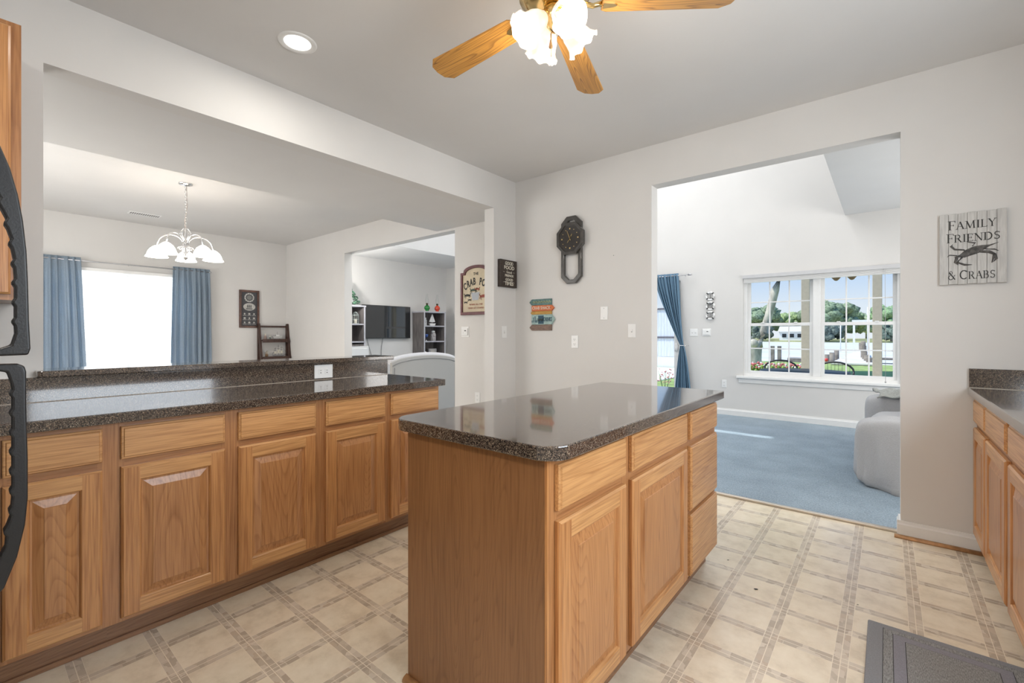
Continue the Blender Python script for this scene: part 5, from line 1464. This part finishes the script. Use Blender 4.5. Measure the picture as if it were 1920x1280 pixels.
# patio furniture
PM = plain('black_powder_coated_metal', (0.03, 0.03, 0.032), 0.45)
t = thing('patio_table', 'round black patio table just outside the living room window', 'patio table', (-1.05, 8.75, -0.12))
m = MB(); m.lathe([(0.001, 0.70), (0.62, 0.70), (0.63, 0.715), (0.62, 0.73), (0.001, 0.73)], seg=40); m.build('table_top', PM, t)
for k in range(4):
    a = PI / 4 + k * PI / 2; MB().tube([(0.12 * math.cos(a), 0.12 * math.sin(a), 0.70), (0.3 * math.cos(a), 0.3 * math.sin(a), 0.35), (0.45 * math.cos(a), 0.45 * math.sin(a), 0.0)], 0.018, 8).build('leg', PM, t)
for x, y, rz, lab in ((-1.50, 9.55, 0.15, 'black patio chair with arched back seen in the left half of the window'), (-0.74, 9.50, -0.15, 'black patio chair with arched back seen in the right half of the window'), (0.18, 8.75, -1.4, 'black patio chair with arched back at the right edge of the window')):
    t = thing('patio_chair', lab, 'patio chair', (x, y, -0.12), rz, 'patio chairs')
    pts = [(-0.27, 0.22, 0.60), (-0.27, 0.25, 0.66)] + [(0.27 * math.cos(PI - a), 0.27, 0.68 + 0.16 * math.sin(a)) for a in [PI * k / 10 for k in range(11)]] + [(0.27, 0.25, 0.66), (0.27, 0.22, 0.60)]
    MB().tube(pts, 0.016, 8).build('back_frame', PM, t)
    m = MB()
    for k in range(9):
        u = -0.8 + 1.6 * k / 8; m.tube([(0.27 * u, 0.262, 0.68 + 0.16 * math.sqrt(1 - u * u)), (0.25 * u, 0.235, 0.42)], 0.003, 5)
    m.build('back_bars', PM, t)
    m = MB(); m.prism(rounded(-0.25, 0.25, -0.25, 0.25, 0.06, (1, 1, 1, 1)), 0.40, 0.425, 'Z'); m.build('seat', PM, t)
    for sx in (-1, 1):
        MB().tube([(sx * 0.27, 0.22, 0.61), (sx * 0.29, -0.22, 0.60), (sx * 0.28, -0.26, 0.5), (sx * 0.26, -0.27, 0.0)], 0.014, 8).build('leg', PM, t)
        MB().tube([(sx * 0.27, 0.25, 0.62), (sx * 0.26, 0.30, 0.0)], 0.014, 8).build('leg', PM, t)
# fence seen through the patio door
t = thing('privacy_fence', 'tall grey board fence seen through the patio door', 'fence', (-14.0, 22.0, GZ))
m = MB()
for k in range(50): m.box(0.012 + k * 0.15, 0.15 + k * 0.15 - 0.006, 0, 0.022, 0.55, 2.95)
m.build('boards', plain('weathered_blue_grey_boards', (0.75, 0.77, 0.82), 0.8, var=0.08, scale=5, stretch=(4, 4, 0.4)), t)
MB().box(0, 7.5, 0.0, 0.10, 0, 0.56).build('white_base', TRIM, t)
for z in (1.50, 2.90): MB().box(0, 7.5, -0.04, -0.001, z - 0.045, z + 0.045).build('rail', plain('dark_fence_rail', (0.16, 0.15, 0.17), 0.8), t)
# near tree
BARK = plain('grey_tan_bark', (0.50, 0.46, 0.40), 0.9, var=0.35, scale=4, bump=0.6, stretch=(1, 1, 0.4))
t = thing('forked_tree', 'old forked grey tree trunk on the lawn seen in the left half of the window', 'tree', (-4.55, 22.6, GZ))
m = MB()
m.tube([(0.0, 0, -0.02), (-0.02, 0, 0.5), (-0.05, 0, 1.0), (-0.06, 0, 1.35)], [0.34, 0.28, 0.33, 0.36], 14)
m.tube([(0.12, 0, 1.15), (0.38, 0, 1.75), (0.55, 0, 2.5), (0.80, 0, 3.6), (1.15, 0, 4.6), (1.6, 0, 6.0)], [0.22, 0.19, 0.16, 0.16, 0.14, 0.10], 12)
m.tube([(-0.18, 0, 1.15), (-0.48, 0, 1.9), (-0.62, 0, 3.0), (-0.50, 0, 4.2), (-0.2, 0, 6.0)], [0.22, 0.17, 0.13, 0.12, 0.10], 12)
m.ball((0.0, -0.28, 1.25), 0.20, sc=(1, 0.6, 1))
m.build('trunk', BARK, t)
def crown(m, c, r, sq=0.8, n=9, seed=0, sub=3, amp=0.25, rs=1.0):
    rr = random.Random(seed)
    for k in range(n):
        a = rr.random() * 2 * PI; d = r * (0.62 if rs == 1 else 0.72) * math.sqrt(rr.random())
        cc = Vector((c[0] + d * math.cos(a), c[1] + d * math.sin(a), c[2] + r * sq * rr.uniform(-0.45, 0.5)))
        R_ = r * rr.uniform(0.42, 0.6) * rs
        g = bmesh.ops.create_icosphere(m.bm, subdivisions=sub, radius=1)
        for v in g['verts']:
            p = v.co.copy()
            q = p * 2.6 + cc
            s = 1 + amp * noise.noise(q) + amp * 0.6 * noise.noise(q * 2.7)
            v.co = cc + p * R_ * s
            for f in v.link_faces: f.smooth = True
def leaf(nm, c, vs=0.35): return plain(nm, tuple(min(1, k * 1.15 + 0.07) for k in c), 0.9, var=vs, scale=2.2, bump=1.0)
m = MB(); crown(m, (0.7, 0, 7.4), 2.2, seed=5, n=8); m.build('crown', leaf('tree_leaves_near', (0.10, 0.2, 0.05)), t)
# far shore trees
TR = [('big grey-green tree on the far shore at the left of the window', -27.5, 146, 6.3, 10.5, (0.13, 0.19, 0.10)),
      ('light green tree row on the far shore behind the left porch post', -21.8, 158, 5.2, 8.6, (0.20, 0.28, 0.10)),
      ('pale green tree just left of the left porch post on the far shore', -18.2, 160, 4.6, 8.6, (0.24, 0.31, 0.13)),
      ('broad dark tree in the centre of the far shore', -12.5, 150, 7.4, 11.6, (0.13, 0.19, 0.10)),
      ('rounded tree on the far shore right of the broad dark one', -8.6, 152, 5.0, 8.4, (0.15, 0.22, 0.10)),
      ('hazy small tree on the far shore near the white boat shelter', -4.6, 170, 5.0, 8.4, (0.24, 0.29, 0.17)),
      ('green tree at the right edge of the window on the far shore', 1.6, 156, 5.6, 10.0, (0.14, 0.24, 0.10)),
      ('dark low tree by the water in the centre of the far shore', -12.0, 147, 4.2, 5.0, (0.06, 0.09, 0.07)),
      ('dark shrub mass at the waterline on the right of the far shore', 1.0, 147, 3.6, 4.6, (0.06, 0.10, 0.07)),
      ('dark tree behind the forked trunk on the far shore', -27.4, 145.5, 3.2, 4.2, (0.06, 0.09, 0.06)),
      ('far tree hidden mostly by the window frame at left', -34.0, 150, 6.0, 9.0, (0.13, 0.19, 0.10)),
      ('far tree beyond the right side of the window', 9.0, 155, 6.5, 10.0, (0.13, 0.2, 0.10))]
KF = [1.10, 1.12, 1.27, 1.10, 1.24, 1.30, 1.12, 0.985, 0.985, 0.995, 1.25, 1.28]
for i, (lab, x, y, r, top, c) in enumerate(TR):
    k = KF[i]; x, y, r, top = x * k, y * k, r * k, (top - 1.8) * k + 1.8
    t = thing('far_tree', lab, 'tree', (x, y, -0.6), group='trees on the far shore')
    MB().tube([(0, 0, -0.1), (0, 0, top * 0.5)], 0.35, 8).build('trunk', BARK, t)
    m = MB(); crown(m, (0, 0, top + 0.6 - r * 0.78), r, sq=0.75, n=60, seed=20 + i, sub=2, amp=0.7, rs=0.45); m.build('crown', leaf('far_leaves', c, 0.5), t)
# far house
t = thing('far_house', 'long white bungalow across the river', 'house', (-19.4, 144.5, -0.6))
MB().box(-3.6, 3.6, 0, 5, 0, 2.6).build('walls', TRIM, t)
m = MB(); m.prism([(-0.6, 2.5), (5.6, 2.5), (2.5, 4.0)], -3.9, 3.9, 'X'); m.build('roof', plain('pale_roof', (0.62, 0.61, 0.60), 0.7), t)
for x in (-2.4, -0.6, 1.2): MB().box(x - 0.5, x + 0.5, -0.05, 0, 0.9, 1.9).build('window', DARKSLOT, t)
MB().box(1.9, 3.3, -0.05, 0, 0.1, 2.2).build('garage_opening', plain('dark_porch_shadow', (0.12, 0.13, 0.15), 0.7), t)
# white boat shelter
t = thing('boat_shelter', 'white roofed boat shelter standing in the river', 'boat shelter', (-2.35, 75.5, -0.9))
MB().box(-1.15, 1.15, -1.5, 1.5, 3.75, 3.95).build('roof', TRIM, t)
for x in (-1.0, 1.0):
    for y in (-1.3, 1.3): MB().box(x - 0.06, x + 0.06, y - 0.06, y + 0.06, 0, 3.75).build('post', TRIM, t)
for lab, x, y, top in (('shorter white channel pole left of the dock', -4.31, 67.75, 3.0), ('tall white mast rising right of the dock', -1.77, 69.85, 5.2)):
    o = MB().tube([(x, y, -1.0), (x, y, top - 0.9 + 0.2)], 0.06, 8).build('mooring_pole', TRIM); tag(o, lab, 'pole', 'mooring poles')
# dock
WD = plain('bleached_dock_boards', (0.72, 0.69, 0.66), 0.8, var=0.08, scale=1)
PIL = plain('weathered_piling', (0.24, 0.21, 0.18), 0.9, var=0.3, scale=3)
t = thing('dock', 'pale wooden dock running out into the river', 'dock', (0, 0, 0))
m = MB(); m.prism([(-2.35, 30.0), (-0.55, 30.0), (-1.55, 57.0), (-2.15, 57.0)], -0.42, -0.34, 'Z'); m.build('deck', WD, t)
MB().box(-5.6, -2.2, 38.5, 40.2, -0.55, -0.45).build('side_pier', WD, t)
MB().box(-5.6, -2.2, 38.4, 38.48, -0.92, -0.55).build('side_pier_shade', PIL, t)  # dark sheet in place of the shadow below the side pier
MB().box(-0.9, 5.0, 41.5, 42.8, -0.62, -0.50).build('side_pier', PIL, t)
for k, (x, y, h) in enumerate([(-1.20, 38, 0.75), (-1.05, 35.5, 0.15), (-0.9, 33.5, 0.0), (-0.75, 31.8, -0.1), (-2.5, 36, 0.2), (-2.55, 33.5, 0.1), (-1.9, 54, 0.4), (-3.2, 38.2, -0.2), (-1.35, 45, 0.3)]):
    MB().tube([(x, y, -1.3), (x, y, h)], 0.14, 10).build('piling', PIL, t)
t = thing('old_pier_posts', 'weathered grey posts and rail at the shore behind the forked tree', 'pier posts', (-5.5, 33.2, -0.9))
for x in (-0.16, 0.22): MB().box(x - 0.10, x + 0.10, -0.1, 0.1, 0, 1.35).build('post', PIL, t)
MB().box(0.2, 2.6, -0.05, 0.05, 0.35, 0.48).build('rail', PIL, t)
o = MB().ball((-2.62, 31.0, -0.24), 0.10).build('red_float', plain('red_float_paint', (0.7, 0.06, 0.05), 0.5)); tag(o, 'red float at the near left corner of the dock', 'float')
# flower bed
t = thing('flower_bed', 'bed of pink and white flowers below the forked tree', 'flower bed', (-4.0, 21.0, GZ))
rr = random.Random(11)
cols = [('pink_flowers', (0.75, 0.22, 0.22), 150), ('white_flowers', (0.85, 0.78, 0.74), 110), ('flower_leaves', (0.25, 0.38, 0.08), 330)]
for nm, c, n in cols:
    m = MB()
    for k in range(n):
        x, y = rr.uniform(-0.7, 1.75), rr.uniform(-0.5, 0.5)
        z = rr.uniform(0.02, 0.36) if nm == 'flower_leaves' else rr.uniform(0.25, 0.46)
        s = rr.uniform(0.03, 0.055) if nm != 'flower_leaves' else rr.uniform(0.05, 0.09)
        bmesh.ops.create_icosphere(m.bm, subdivisions=1, radius=s, matrix=Matrix.Translation((x, y, z)))
    o = m.build(nm, plain(nm, c, 0.8, var=0.3), t)
    o['kind'] = 'stuff'
t = thing('flowering_shrub', 'tall stemmed pink flowers seen low through the patio door', 'flowering plant', (-3.62, 9.46, -0.12))
m = MB()
for k in range(14):
    a = rr.random() * 6.28; s = rr.uniform(0.05, 0.2); m.tube([(0, 0, 0), (s * math.cos(a), s * math.sin(a), rr.uniform(0.25, 0.55))], 0.005, 4)
m.build('stems', leaf('stem_green', (0.2, 0.3, 0.12)), t)
m = MB()
for k in range(45): m.ball((rr.uniform(-0.2, 0.2), rr.uniform(-0.2, 0.2), rr.uniform(0.3, 0.6)), rr.uniform(0.010, 0.020), sub=1)
m.build('blossoms', plain('pink_blossom', (0.75, 0.35, 0.32), 0.7, var=0.4), t)
